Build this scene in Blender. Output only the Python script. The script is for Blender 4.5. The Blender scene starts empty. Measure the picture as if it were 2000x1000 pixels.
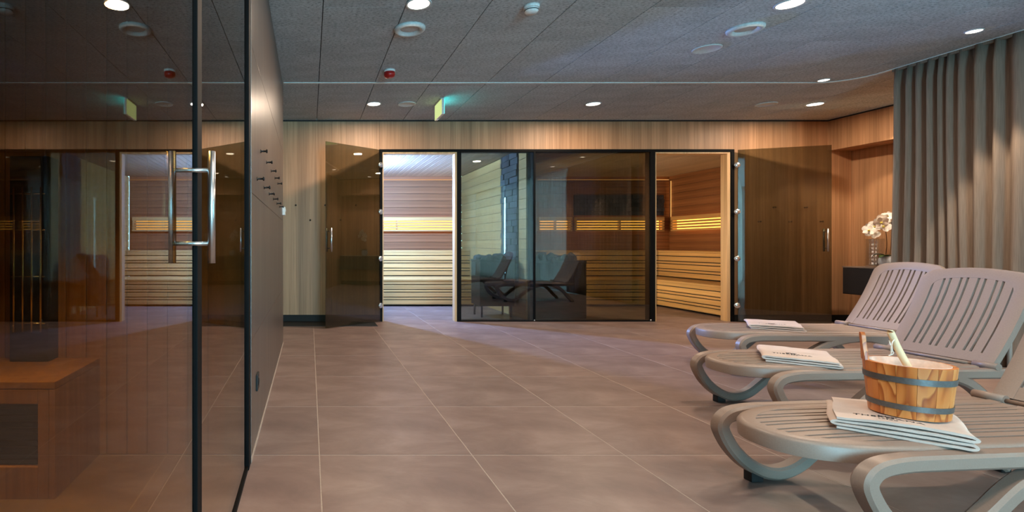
import bpy, bmesh, math, random
from mathutils import Vector, Matrix
random.seed(7)
S = bpy.context.scene
COL = S.collection
PI = math.pi

# ------------------------------------------------------------------ camera
cam_d = bpy.data.cameras.new('camera')
cam_d.sensor_width = 36.0
cam_d.lens = 18.0
cam_d.shift_x = 0.1975
cam_d.shift_y = -0.011
cam_d.clip_start = 0.02
cam = bpy.data.objects.new('camera', cam_d)
cam.location = (0, 0, 1.03)
cam.rotation_euler = (PI / 2, 0, 0)
COL.objects.link(cam)
S.camera = cam

# ------------------------------------------------------------------ world, exposure
world = bpy.data.worlds.new('daylight')
S.world = world
world.use_nodes = True
bg = world.node_tree.nodes['Background']
bg.inputs['Color'].default_value = (0.34, 0.78, 1.0, 1)
bg.inputs['Strength'].default_value = 44.0
vs = S.view_settings
vs.view_transform = 'Standard'
vs.look = 'None'
vs.gamma = 1.0
vs.use_curve_mapping = False
vs.exposure = 0.0
cy = S.cycles
cy.max_bounces = 10
cy.diffuse_bounces = 4
cy.glossy_bounces = 5
cy.transmission_bounces = 8
cy.transparent_max_bounces = 24
cy.caustics_reflective = False
cy.caustics_refractive = False
cy.sample_clamp_indirect = 4.0
cy.use_denoising = True

def portal(loc, rot, sx, sy):
    d = bpy.data.lights.new('daylight_portal', 'AREA')
    d.shape = 'RECTANGLE'; d.size = sx; d.size_y = sy
    d.cycles.is_portal = True
    o = bpy.data.objects.new('daylight_portal', d)
    o.location = loc; o.rotation_euler = rot
    COL.objects.link(o)
portal((1.5, -3.62, 1.35), (PI / 2, 0, 0), 1.4, 2.3)            # shines towards +Y
portal((6.12, -0.4, 1.35), (0, PI / 2, 0), 2.3, 6.0)

# ------------------------------------------------------------------ materials
def srgb(r, g, b):
    f = lambda c: (c / 255) / 12.92 if c / 255 <= 0.04045 else ((c / 255 + 0.055) / 1.055) ** 2.4
    return (f(r), f(g), f(b), 1.0)

class NT:
    def __init__(s, name):
        s.m = bpy.data.materials.new(name); s.m.use_nodes = True
        s.t = s.m.node_tree
        s.t.nodes.clear()
        s.out = s.t.nodes.new('ShaderNodeOutputMaterial')
    def n(s, kind, **kw):
        nd = s.t.nodes.new('ShaderNode' + kind)
        for k, v in kw.items():
            if k.startswith('i_'):
                nd.inputs[k[2:].replace('_', ' ')].default_value = v
            elif k.startswith('n_'):
                nd.inputs[int(k[2:])].default_value = v
            else:
                setattr(nd, k, v)
        return nd
    def l(s, a, b):
        s.t.links.new(a, b)
    def coords(s, scale=(1, 1, 1), kind='Object', rot=(0, 0, 0)):
        tc = s.n('TexCoord'); mp = s.n('Mapping')
        mp.inputs['Scale'].default_value = scale
        mp.inputs['Rotation'].default_value = rot
        s.l(tc.outputs[kind], mp.inputs['Vector'])
        return mp.outputs['Vector']
    def noise(s, vec, scale=5, detail=4, rough=0.5, dist=0.0):
        nd = s.n('TexNoise')
        nd.inputs['Scale'].default_value = scale
        nd.inputs['Detail'].default_value = detail
        nd.inputs['Roughness'].default_value = rough
        nd.inputs['Distortion'].default_value = dist
        s.l(vec, nd.inputs['Vector'])
        return nd.outputs['Fac']
    def ramp(s, fac, stops):
        nd = s.n('ValToRGB')
        els = nd.color_ramp.elements
        while len(els) < len(stops):
            els.new(0.5)
        for e, (p, c) in zip(els, stops):
            e.position = p; e.color = c
        s.l(fac, nd.inputs['Fac'])
        return nd.outputs['Color']
    def mix(s, a, b, fac, mode='MIX'):
        nd = s.n('Mix'); nd.data_type = 'RGBA'; nd.blend_type = mode
        for sock, v in ((nd.inputs['Factor'], fac), (nd.inputs['A'], a), (nd.inputs['B'], b)):
            pass
        ins = [i for i in nd.inputs if i.enabled]
        for sock, v in zip((nd.inputs[0], nd.inputs[6], nd.inputs[7]), (fac, a, b)):
            if hasattr(v, 'is_output'):
                s.l(v, sock)
            else:
                sock.default_value = v
        return nd.outputs[2]
    def bump(s, h, strength=0.2, dist=0.01):
        nd = s.n('Bump'); nd.inputs['Strength'].default_value = strength
        nd.inputs['Distance'].default_value = dist
        s.l(h, nd.inputs['Height'])
        return nd.outputs['Normal']
    def principled(s, color, rough=0.5, metal=0.0, normal=None, spec=0.5, coat=0.0):
        p = s.n('BsdfPrincipled')
        if hasattr(color, 'is_output'): s.l(color, p.inputs['Base Color'])
        else: p.inputs['Base Color'].default_value = color
        if hasattr(rough, 'is_output'): s.l(rough, p.inputs['Roughness'])
        else: p.inputs['Roughness'].default_value = rough
        p.inputs['Metallic'].default_value = metal
        p.inputs['Specular IOR Level'].default_value = spec
        p.inputs['Coat Weight'].default_value = coat
        if normal is not None: s.l(normal, p.inputs['Normal'])
        s.l(p.outputs[0], s.out.inputs['Surface'])
        return p

M = {}
def plain(name, col, rough=0.5, metal=0.0, nscale=60, amount=0.10, bump=0.05, spec=0.5, coat=0.0):
    t = NT(name); v = t.coords()
    f = t.noise(v, nscale, 3)
    dark = tuple(c * (1 - amount) for c in col[:3]) + (1,)
    lite = tuple(min(1, c * (1 + amount)) for c in col[:3]) + (1,)
    c = t.ramp(f, [(0.3, dark), (0.7, lite)])
    t.principled(c, rough, metal, t.bump(f, bump, 0.002) if bump else None, spec, coat)
    M[name] = t.m
    return t.m

def wood(name, dark, lite, axis='z', fine=40, band=0.0, rough=0.5, var=0.12, wscale=1.0, rnd=0.0):
    """grain runs along axis; band = plank width of the printed / jointed strips (0 = none)"""
    t = NT(name)
    lo = 0.9
    sc = {'x': (lo, fine, fine), 'y': (fine, lo, fine), 'z': (fine, fine, lo)}[axis]
    v = t.coords(sc)
    f1 = t.noise(v, 1.0, 5, 0.6, 0.3)
    sc2 = tuple(c * 0.22 for c in sc)
    f2 = t.noise(t.coords(sc2), 1.0, 3, 0.5, 0.6)
    c1 = t.ramp(f1, [(0.30, dark), (0.72, lite)])
    c2 = t.ramp(f2, [(0.30, (0.80, 0.78, 0.74, 1)), (0.70, (1.12, 1.12, 1.12, 1))])
    c = t.mix(c1, c2, 1.0, 'MULTIPLY')
    if band:
        sx = t.n('SeparateXYZ'); t.l(t.coords(), sx.inputs[0])
        ad = t.n('Math', operation='ADD')
        a, b = {'z': (0, 1), 'x': (2, 1), 'y': (0, 2)}[axis]
        t.l(sx.outputs[a], ad.inputs[0]); t.l(sx.outputs[b], ad.inputs[1])
        dv = t.n('Math', operation='DIVIDE'); t.l(ad.outputs[0], dv.inputs[0]); dv.inputs[1].default_value = band
        fl = t.n('Math', operation='FLOOR'); t.l(dv.outputs[0], fl.inputs[0])
        wn = t.n('TexWhiteNoise', noise_dimensions='1D'); t.l(fl.outputs[0], wn.inputs['W'])
        cv = t.ramp(wn.outputs['Value'], [(0, (1 - var, 1 - var * 1.1, 1 - var * 1.2, 1)), (1, (1 + var, 1 + var, 1 + var, 1))])
        c = t.mix(c, cv, 1.0, 'MULTIPLY')
    if rnd:
        oi = t.n('ObjectInfo')
        cv = t.ramp(oi.outputs['Random'], [(0, (1 - rnd, 1 - rnd * 1.05, 1 - rnd * 1.1, 1)), (1, (1 + rnd, 1 + rnd, 1 + rnd, 1))])
        c = t.mix(c, cv, 1.0, 'MULTIPLY')
    t.principled(c, rough, 0, t.bump(f1, 0.12, 0.003))
    M[name] = t.m
    return t.m

def emit(name, col, strength):
    t = NT(name)
    e = t.n('Emission'); e.inputs['Color'].default_value = col; e.inputs['Strength'].default_value = strength
    t.l(e.outputs[0], t.out.inputs['Surface'])
    M[name] = t.m
    return t.m

def glass(name, tint, f0=0.05, rough=0.0):
    """flat sheet glass: tinted transmission plus Schlick reflection on every face"""
    t = NT(name)
    tr = t.n('BsdfTransparent'); tr.inputs['Color'].default_value = tint
    gl = t.n('BsdfGlossy'); gl.inputs['Roughness'].default_value = rough
    gl.inputs['Color'].default_value = (1, 1, 1, 1)
    lw = t.n('LayerWeight'); lw.inputs['Blend'].default_value = 0.5
    pw = t.n('Math', operation='POWER'); t.l(lw.outputs['Facing'], pw.inputs[0]); pw.inputs[1].default_value = 5
    mu = t.n('Math', operation='MULTIPLY_ADD'); t.l(pw.outputs[0], mu.inputs[0])
    mu.inputs[1].default_value = 1 - f0; mu.inputs[2].default_value = f0
    mx = t.n('MixShader'); t.l(mu.outputs[0], mx.inputs[0]); t.l(tr.outputs[0], mx.inputs[1]); t.l(gl.outputs[0], mx.inputs[2])
    t.l(mx.outputs[0], t.out.inputs['Surface'])
    M[name] = t.m
    return t.m

def m_floor():
    t = NT('floor_tile'); v = t.coords((1, 1.6, 1))
    f = t.noise(v, 2.2, 6, 0.62, 0.4)
    g = t.noise(t.coords(), 38, 4, 0.6)
    c = t.ramp(f, [(0.28, srgb(104, 85, 79)), (0.5, srgb(125, 104, 97)), (0.74, srgb(148, 127, 119))])
    oi = t.n('ObjectInfo')
    cv = t.ramp(oi.outputs['Random'], [(0, (0.93, 0.93, 0.93, 1)), (1, (1.06, 1.05, 1.04, 1))])
    c = t.mix(c, cv, 1.0, 'MULTIPLY')
    r = t.ramp(f, [(0.2, (0.48, 0.48, 0.48, 1)), (0.8, (0.36, 0.36, 0.36, 1))])
    t.principled(c, r, 0, t.bump(g, 0.05, 0.002), 0.45)
    M['floor_tile'] = t.m
m_floor()
def m_ceiling():
    t = NT('ceiling_panel')
    f = t.noise(t.coords((40, 90, 40)), 1.0, 6, 0.75, 0.2)
    g = t.noise(t.coords((2.0, 5.0, 1)), 1.0, 4, 0.6)
    c = t.ramp(f, [(0.33, srgb(106, 112, 114)), (0.48, srgb(182, 189, 192)), (0.70, srgb(214, 221, 223))])
    cv = t.ramp(g, [(0.3, (0.86, 0.86, 0.86, 1)), (0.7, (1.1, 1.1, 1.1, 1))])
    c = t.mix(c, cv, 1.0, 'MULTIPLY')
    oi = t.n('ObjectInfo')
    cv = t.ramp(oi.outputs['Random'], [(0, (0.94, 0.94, 0.94, 1)), (1, (1.05, 1.05, 1.05, 1))])
    c = t.mix(c, cv, 1.0, 'MULTIPLY')
    t.principled(c, 0.9, 0, t.bump(f, 0.35, 0.006), 0.2)
    M['ceiling_panel'] = t.m
m_ceiling()
def m_slab():
    t = NT('stone_slab')
    f = t.noise(t.coords((1, 5, 0.7)), 1.6, 6, 0.6, 0.5)
    c = t.ramp(f, [(0.25, srgb(78, 67, 60)), (0.55, srgb(94, 82, 74)), (0.8, srgb(108, 96, 87))])
    t.principled(c, 0.33, 0, t.bump(f, 0.04, 0.002), 0.5)
    M['stone_slab'] = t.m
m_slab()
def m_curtain(nm, fac, a, b):
    t = NT(nm)
    f = t.noise(t.coords((160, 160, 6)), 1.0, 2)
    c = t.ramp(f, [(0.3, a), (0.7, b)])
    d = t.n('BsdfDiffuse'); t.l(c, d.inputs['Color'])
    tr = t.n('BsdfTranslucent'); t.l(c, tr.inputs['Color'])
    mx = t.n('MixShader'); mx.inputs[0].default_value = fac
    t.l(d.outputs[0], mx.inputs[1]); t.l(tr.outputs[0], mx.inputs[2]); t.l(mx.outputs[0], t.out.inputs['Surface'])
    M[nm] = t.m
m_curtain('curtain_cloth', 0.15, srgb(134, 117, 104), srgb(150, 132, 118))
m_curtain('sheer_cloth', 0.55, srgb(196, 194, 190), srgb(216, 214, 210))
def m_bucket():
    t = NT('larch_stave')
    oi = t.n('ObjectInfo')
    off = t.n('VectorMath', operation='ADD')
    tc = t.n('TexCoord')
    cx = t.n('CombineXYZ'); 
    mm = t.n('Math', operation='MULTIPLY'); t.l(oi.outputs['Random'], mm.inputs[0]); mm.inputs[1].default_value = 37
    t.l(mm.outputs[0], cx.inputs[0]); t.l(mm.outputs[0], cx.inputs[1])
    t.l(tc.outputs['Object'], off.inputs[0]); t.l(cx.outputs[0], off.inputs[1])
    mp = t.n('Mapping'); mp.inputs['Scale'].default_value = (13, 13, 2.2); t.l(off.outputs[0], mp.inputs['Vector'])
    f = t.noise(mp.outputs[0], 1.0, 2, 0.4, 0.4)
    wv = t.n('Math', operation='MULTIPLY'); t.l(f, wv.inputs[0]); wv.inputs[1].default_value = 7
    fr = t.n('Math', operation='FRACT'); t.l(wv.outputs[0], fr.inputs[0])
    c = t.ramp(fr.outputs[0], [(0.0, srgb(222, 148, 84)), (0.55, srgb(208, 124, 60)), (0.9, srgb(162, 80, 32)), (1.0, srgb(214, 140, 76))])
    cv = t.ramp(oi.outputs['Random'], [(0, (0.72, 0.62, 0.50, 1)), (0.5, (0.95, 0.90, 0.84, 1)), (1, (1.2, 1.25, 1.2, 1))])
    c = t.mix(c, cv, 1.0, 'MULTIPLY')
    t.principled(c, 0.38, 0, t.bump(fr.outputs[0], 0.04, 0.001))
    M['larch_stave'] = t.m
m_bucket()
def m_towel():
    t = NT('towel_cloth')
    f = t.noise(t.coords((1, 1, 1)), 420, 3)
    g = t.noise(t.coords(), 9, 3)
    c = t.ramp(g, [(0.3, srgb(200, 182, 172)), (0.7, srgb(216, 199, 189))])
    t.principled(c, 0.95, 0, t.bump(f, 0.5, 0.003), 0.1)
    M['towel_cloth'] = t.m
m_towel()
def m_stone(name, a, b):
    t = NT(name)
    f = t.noise(t.coords(), 14, 6, 0.65)
    oi = t.n('ObjectInfo')
    c = t.ramp(f, [(0.3, a), (0.7, b)])
    cv = t.ramp(oi.outputs['Random'], [(0, (0.6, 0.6, 0.62, 1)), (1, (1.3, 1.3, 1.3, 1))])
    c = t.mix(c, cv, 1.0, 'MULTIPLY')
    t.principled(c, 0.7, 0, t.bump(f, 0.7, 0.02))
    M[name] = t.m
m_stone('dark_stone', srgb(40, 42, 46), srgb(82, 84, 90))

wood('oak_wall', srgb(158, 117, 83), srgb(192, 149, 112), 'z', 46, 0.085, 0.5, 0.09)
wood('sauna_wall', srgb(126, 80, 48), srgb(170, 116, 76), 'x', 50, 0, 0.55, rnd=0.10)
wood('sauna_wall_side', srgb(126, 80, 48), srgb(170, 116, 76), 'y', 50, 0, 0.55, rnd=0.10)
wood('sauna_ceiling', srgb(160, 138, 116), srgb(196, 174, 150), 'y', 46, 0, 0.5, rnd=0.10)
wood('bench_wood', srgb(196, 152, 92), srgb(222, 182, 122), 'x', 40, 0, 0.5, rnd=0.06)
wood('bench_wood_side', srgb(196, 152, 92), srgb(222, 182, 122), 'y', 40, 0, 0.5, rnd=0.06)
wood('cabin_wood', srgb(150, 108, 58), srgb(186, 142, 84), 'z', 40, 0, 0.5, rnd=0.10)
wood('trim_wood', srgb(190, 150, 104), srgb(216, 178, 132), 'z', 50, 0, 0.45)
wood('pale_stick', srgb(226, 196, 152), srgb(244, 222, 186), 'z', 30, 0, 0.4)
plain('grout', srgb(170, 154, 142), 0.8, nscale=90)
plain('slab_grout', srgb(150, 132, 116), 0.8)
plain('black_metal', srgb(10, 10, 11), 0.6, 0.0, spec=0.10)
plain('black_matte', srgb(20, 20, 21), 0.6)
plain('black_trim', srgb(12, 12, 12), 0.7)
plain('peg_black', srgb(22, 18, 16), 0.4, 0.3)
plain('white_plastic', srgb(222, 222, 220), 0.4)
plain('vent_white', srgb(206, 212, 212), 0.45)
plain('white_rail', srgb(226, 236, 236), 0.35)
plain('alarm_red', srgb(168, 22, 20), 0.3)
plain('lounger_plastic', srgb(142, 122, 110), 0.42, nscale=180, amount=0.05, bump=0.08)
plain('rubber', srgb(16, 16, 17), 0.6)
plain('steel', srgb(205, 205, 205), 0.26, 1.0, amount=0.03, bump=0)
plain('hinge_chrome', srgb(214, 218, 220), 0.22, 0.9, amount=0.03, bump=0)
plain('band_steel', srgb(120, 120, 120), 0.45, 0.85, nscale=120)
plain('liner', srgb(214, 190, 176), 0.5)
plain('string_white', srgb(226, 220, 208), 0.9)
plain('print_ink', srgb(38, 34, 36), 0.8)
plain('console_dark', srgb(40, 42, 48), 0.35)
plain('console_top', srgb(120, 110, 104), 0.4)
plain('petal', srgb(246, 242, 236), 0.6, amount=0.03)
plain('petal_heart', srgb(214, 200, 90), 0.6)
plain('leaf', srgb(44, 72, 30), 0.35)
plain('stem', srgb(96, 70, 40), 0.6)
plain('pot_ceramic', srgb(178, 190, 204), 0.15, coat=0.4)
plain('heater_steel', srgb(46, 48, 54), 0.4, 0.7)
plain('wall_paint', srgb(150, 146, 140), 0.8)
plain('wall_dark', srgb(64, 56, 50), 0.7)
plain('window_frame', srgb(60, 62, 66), 0.4, 0.5)
plain('substrate', srgb(24, 24, 24), 0.9)
glass('dark_glass', (0.54, 0.54, 0.455, 1), 0.075)
glass('cabin_glass', (0.54, 0.44, 0.28, 1), 0.042)
glass('clear_glass', (0.96, 0.98, 0.98, 1), 0.04)
glass('vase_glass', (0.86, 0.86, 0.85, 1), 0.24, 0.18)
emit('downlight_glow', (1.0, 0.86, 0.70, 1), 9)
emit('led_amber', (1.0, 0.46, 0.07, 1), 3.6)
emit('led_warm_line', (1.0, 0.50, 0.14, 1), 1.6)
emit('exit_face_pale', (0.72, 0.86, 0.34, 1), 0.95)
emit('exit_face_cyan', (0.04, 0.85, 0.80, 1), 5.5)
emit('cool_lamp', (0.50, 0.66, 1.0, 1), 6.0)

# ------------------------------------------------------------------ mesh helpers
def me_from(bm, name='mesh', smooth=False):
    bmesh.ops.recalc_face_normals(bm, faces=bm.faces)
    me = bpy.data.meshes.new(name)
    bm.to_mesh(me); bm.free()
    if smooth:
        for p in me.polygons: p.use_smooth = True
    return me

def add_box(bm, x0, x1, y0, y1, z0, z1):
    vs_ = [bm.verts.new(p) for p in ((x0, y0, z0), (x1, y0, z0), (x1, y1, z0), (x0, y1, z0),
                                     (x0, y0, z1), (x1, y0, z1), (x1, y1, z1), (x0, y1, z1))]
    for q in ((0, 3, 2, 1), (4, 5, 6, 7), (0, 1, 5, 4), (1, 2, 6, 5), (2, 3, 7, 6), (3, 0, 4, 7)):
        bm.faces.new([vs_[i] for i in q])
    return vs_

def box(x0, x1, y0, y1, z0, z1, bev=0.0):
    bm = bmesh.new(); add_box(bm, x0, x1, y0, y1, z0, z1)
    if bev:
        bmesh.ops.bevel(bm, geom=bm.edges[:], offset=bev, segments=2, profile=0.6, affect='EDGES')
    return me_from(bm)

def lathe(profile, seg=32, axis='z', smooth=True, closed=False):
    bm = bmesh.new(); rings = []
    for r, h in profile:
        ring = []
        for k in range(seg):
            a = 2 * PI * k / seg
            p = (r * math.cos(a), r * math.sin(a), h)
            ring.append(bm.verts.new(p))
        rings.append(ring)
    for a, b in zip(rings, rings[1:] + ([rings[0]] if closed else [])):
        for k in range(seg):
            bm.faces.new((a[k], a[(k + 1) % seg], b[(k + 1) % seg], b[k]))
    if not closed:
        for ring in (rings[0], rings[-1]):
            if ring: 
                try: bm.faces.new(ring)
                except ValueError: pass
    bmesh.ops.remove_doubles(bm, verts=bm.verts, dist=1e-6)
    me = me_from(bm)
    for p in me.polygons: p.use_smooth = smooth and len(p.vertices) < 6
    return me

def tube(points, r, seg=10, r1=None):
    """round tube along a polyline"""
    bm = bmesh.new(); pts = [Vector(p) for p in points]; rings = []
    up = Vector((0.13, 0.31, 0.94)).normalized()
    for i, p in enumerate(pts):
        d = (pts[min(i + 1, len(pts) - 1)] - pts[max(i - 1, 0)]).normalized()
        u = d.cross(up).normalized(); v = d.cross(u).normalized()
        rr = r if r1 is None else r + (r1 - r) * i / max(1, len(pts) - 1)
        rings.append([bm.verts.new(p + u * rr * math.cos(2 * PI * k / seg) + v * rr * math.sin(2 * PI * k / seg)) for k in range(seg)])
    for a, b in zip(rings, rings[1:]):
        for k in range(seg):
            bm.faces.new((a[k], a[(k + 1) % seg], b[(k + 1) % seg], b[k]))
    bm.faces.new(rings[0]); bm.faces.new(rings[-1])
    me = me_from(bm)
    for p in me.polygons: p.use_smooth = len(p.vertices) == 4
    return me

def catmull(pts, n=6):
    out = []
    P = [Vector(p) for p in pts]
    for i in range(len(P) - 1):
        p0, p1, p2, p3 = P[max(i - 1, 0)], P[i], P[i + 1], P[min(i + 2, len(P) - 1)]
        for k in range(n):
            t = k / n
            out.append(0.5 * ((2 * p1) + (p2 - p0) * t + (2 * p0 - 5 * p1 + 4 * p2 - p3) * t * t + (3 * p1 - p0 - 3 * p2 + p3) * t ** 3))
    out.append(P[-1])
    return out

def ribbon(path, thick, y0, y1, cham=0.006):
    """solid band: path in (x, z), thickness in its normal, width from y0 to y1, chamfered edges"""
    P = [Vector((p[0], p[1])) for p in path]
    bm = bmesh.new(); rings = []
    for i, p in enumerate(P):
        d = (P[min(i + 1, len(P) - 1)] - P[max(i - 1, 0)]).normalized()
        nrm = Vector((-d.y, d.x)); h = (thick[i] if isinstance(thick, (list, tuple)) else thick) / 2
        c = min(cham, h * 0.8)
        sec = [(-h, y0 + c), (-h + c, y0), (h - c, y0), (h, y0 + c), (h, y1 - c), (h - c, y1), (-h + c, y1), (-h, y1 - c)]
        rings.append([bm.verts.new((p.x + nrm.x * o, y, p.y + nrm.y * o)) for o, y in sec])
    for a, b in zip(rings, rings[1:]):
        for k in range(8):
            bm.faces.new((a[k], a[(k + 1) % 8], b[(k + 1) % 8], b[k]))
    bm.faces.new(rings[0]); bm.faces.new(rings[-1])
    me = me_from(bm)
    return smooth_by_angle(me)

def smooth_by_angle(me, deg=32):
    for p in me.polygons: p.use_smooth = True
    bm = bmesh.new(); bm.from_mesh(me)
    for e in bm.edges:
        if len(e.link_faces) == 2 and e.calc_face_angle(0) > math.radians(deg): e.smooth = False
    bm.to_mesh(me); bm.free()
    return me

def obj(name, me, mat=None, parent=None, loc=None, rot=None):
    o = bpy.data.objects.new(name, me)
    COL.objects.link(o)
    if mat is not None and not me.materials: me.materials.append(M[mat])
    if parent is not None: o.parent = parent
    if loc is not None: o.location = loc
    if rot is not None: o.rotation_euler = rot
    return o

def tag(o, label, cat=None, group=None, kind=None):
    o['label'] = label
    if cat: o['category'] = cat
    if group: o['group'] = group
    if kind: o['kind'] = kind
    return o

def thing(name, label, cat=None, loc=(0, 0, 0), rz=0, group=None, kind=None):
    o = bpy.data.objects.new(name, None); COL.objects.link(o)
    o.empty_display_size = 0.1
    o.location = loc; o.rotation_euler = (0, 0, rz)
    return tag(o, label, cat, group, kind)

def copy_tree(o, parent=None):
    c = o.copy(); COL.objects.link(c)
    if parent is not None: c.parent = parent
    for ch in list(o.children): copy_tree(ch, c)
    return c

def struct(name, me, mat, label, cat=None):
    return tag(obj(name, me, mat), label, cat, kind='structure')

ORD = ['first', 'second', 'third', 'fourth', 'fifth', 'sixth', 'seventh', 'eighth']

# ================================================================== STRUCTURE
CEIL = 2.70
BACK = 6.87          # face of the rear timber wall
LW = -0.28           # face of the left stone wall / glass
# ---- floor
floor = struct('floor', box(-3.2, 7.5, -3.6, 10.2, -0.12, -0.0008), 'grout', 'floor of large taupe stoneware tiles with pale joints', 'floor')
TW, TD, g = 0.7475, 0.752, 0.0025
tile_me = {}
for i in range(-5, 10):
    for j in range(-8, 11):
        x0, y0 = 0.0476 + i * TW, 2.506 + j * TD
        x1, y1 = x0 + TW, y0 + TD
        if x1 < -3.2 or x0 > 7.4 or y1 < -3.6 or y0 > 10.1: continue
        if (y1 < -0.3 and j % 2 == 0 and False): continue
        k = 't'
        if k not in tile_me:
            tile_me[k] = box(-TW / 2 + g, TW / 2 - g, -TD / 2 + g, TD / 2 - g, -0.014, 0.0, 0.0012)
        obj('tile', tile_me[k], 'floor_tile', floor, ((x0 + x1) / 2, (y0 + y1) / 2, 0))
# ---- ceiling
ceiling = struct('ceiling', box(-3.2, 7.5, -3.6, BACK + 0.1, CEIL + 0.022, CEIL + 0.14), 'substrate', 'grey wood-wool panel ceiling with dark joints', 'ceiling')
PW = 0.577
pan_me = {}
for i in range(-6, 13):
    x0 = 0.093 + i * PW
    off = (0.0, 1.25, 0.6, 1.8)[i % 4]
    y = -3.6 - off
    while y < BACK:
        ya, yb = max(y, -3.6), min(y + 2.4, BACK)
        if yb - ya > 0.02:
            ln = round(yb - ya, 3)
            if ln not in pan_me:
                pan_me[ln] = box(-PW / 2 + 0.003, PW / 2 - 0.003, -ln / 2 + 0.0015, ln / 2 - 0.0015, 0, 0.021, 0.0015)
            obj('panel', pan_me[ln], 'ceiling_panel', ceiling, (x0 + PW / 2, (ya + yb) / 2, CEIL))
        y += 2.4
# ---- curtain rail set in the ceiling
def rail_path():
    p = [(LW + 0.01, 5.28), (5.22, 5.28)]
    for k in range(1, 9):
        a = PI / 2 - k / 8 * PI / 2
        p.append((5.22 + 0.33 * math.cos(a), 4.95 + 0.33 * math.sin(a)))
    p += [(5.55, 4.0), (5.55, -3.3)]
    return p
def flat_band(path, w, z0, z1):
    bm = bmesh.new(); rings = []
    P = [Vector(p) for p in path]
    for i, p in enumerate(P):
        d = (P[min(i + 1, len(P) - 1)] - P[max(i - 1, 0)]).normalized(); n = Vector((-d.y, d.x))
        rings.append([bm.verts.new((*(p + n * o), z)) for o, z in ((-w / 2, z0), (w / 2, z0), (w / 2, z1), (-w / 2, z1))])
    for a, b in zip(rings, rings[1:]):
        for k in range(4): bm.faces.new((a[k], a[(k + 1) % 4], b[(k + 1) % 4], b[k]))
    bm.faces.new(rings[0]); bm.faces.new(rings[-1])
    return me_from(bm)
rail = tag(obj('curtain_rail', flat_band(rail_path(), 0.032, CEIL - 0.006, CEIL + 0.004), 'white_rail'),
           'thin white curtain track crossing the grey ceiling', 'curtain rail')
# ---- back wall (timber veneer panels)
wall_back = thing('wall_back', 'light oak veneer wall around the sauna doors', 'wall', kind='structure')
def panel(x0, x1, z0, z1, y0=BACK, y1=BACK + 0.02):
    obj('panel', box(x0 + 0.0015, x1 - 0.0015, y0, y1, z0, z1), 'oak_wall', wall_back)
ZD = 2.31            # head of the glazed front
DX0, DX1 = 0.935, 5.69
obj('core', box(-3.2, DX0, BACK + 0.02, BACK + 0.10, 0, CEIL), 'wall_dark', wall_back)
obj('core', box(DX1, 7.40, BACK + 0.02, BACK + 0.10, 0, CEIL), 'wall_dark', wall_back)
obj('core', box(DX0, DX1, BACK + 0.02, BACK + 0.10, ZD, CEIL), 'wall_dark', wall_back)
for x0, x1 in ((-3.2, -1.6), (-1.6, -0.55), (-0.55, 0.29), (0.29, DX0)): panel(x0, x1, 0.09, CEIL - 0.015)
for x0, x1 in ((DX0, 3.01), (3.01, DX1)): panel(x0, x1, ZD, CEIL - 0.015)
for x0, x1 in ((DX1, 6.80), (6.80, 7.27)): panel(x0, x1, 0.09, CEIL - 0.015)
struct('baseboard_back', box(-3.2, DX0 - 0.005, BACK - 0.006, BACK + 0.02, 0, 0.09), 'black_trim', 'black skirting below the oak wall beside the left sauna door', 'baseboard')
struct('baseboard_right', box(DX1 + 0.005, 7.27, BACK - 0.006, BACK + 0.02, 0, 0.09), 'black_trim', 'black skirting below the oak wall behind the right sauna door', 'baseboard')
struct('trim_1', box(-3.2, 6.95, BACK - 0.012, BACK + 0.0, CEIL - 0.016, CEIL - 0.001), 'black_trim', 'black shadow gap where the oak wall meets the ceiling', 'trim')
struct('trim_2', box(6.94, 6.952, 4.9, BACK - 0.012, CEIL - 0.016, CEIL - 0.001), 'black_trim', 'black shadow gap above the right oak bulkhead', 'trim')
tag(obj('floor_strip', box(-3.1, 0.86, 6.46, BACK - 0.012, 0.0005, 0.006, 0.001), 'black_matte'),  # plain dark strip lying along the foot of the wall
    'flat dark strip on the floor along the oak wall by the left sauna door', 'drain cover')
# ---- right wall: bulkhead over a recess
wall_right = thing('wall_right', 'oak wall with a recess below a bulkhead at the right', 'wall', kind='structure')
obj('bulkhead', box(6.95, 7.45, 4.9, BACK, 2.29, CEIL - 0.016), 'oak_wall', wall_right)
obj('panel', box(7.27, 7.29, 4.9, BACK, 0.09, 2.29), 'oak_wall', wall_right)
obj('core', box(7.29, 7.45, 4.9, BACK + 0.1, 0, 2.29), 'wall_dark', wall_right)
obj('return_wall', box(5.75, 7.45, 4.80, 4.9, 0, CEIL), 'oak_wall', wall_right)
obj('masonry', box(5.75, 5.95, 2.75, 4.80, 0, CEIL), 'wall_paint', wall_right)
struct('baseboard_recess', box(7.255, 7.27, 4.9, BACK - 0.006, 0, 0.09), 'black_trim', 'black skirting at the foot of the oak recess', 'baseboard')
# ---- right window behind the curtains (nearer than the masonry), rear window
def window(name, label, axis, const, a0, a1, z0, z1, n):
    w = thing(name, label, 'window', kind='structure')
    t = 0.06
    def bx(u0, u1, zz0, zz1, d0, d1, nm, mt):
        if axis == 'y': obj(nm, box(const + d0, const + d1, u0, u1, zz0, zz1), mt, w)
        else: obj(nm, box(u0, u1, const + d0, const + d1, zz0, zz1), mt, w)
    step = (a1 - a0) / n
    for k in range(n + 1):
        c = a0 + k * step
        bx(max(a0, c - t / 2), min(a1, c + t / 2), z0 + t, z1 - t, 0, 0.08, 'mullion', 'window_frame')
    bx(a0, a1, z0, z0 + t, 0, 0.08, 'sill', 'window_frame')
    bx(a0, a1, z1 - t, z1, 0, 0.08, 'head', 'window_frame')
    for k in range(n):
        bx(a0 + k * step + t / 2, a0 + (k + 1) * step - t / 2, z0 + t, z1 - t, 0.035, 0.045, 'pane', 'clear_glass')
    return w
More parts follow.
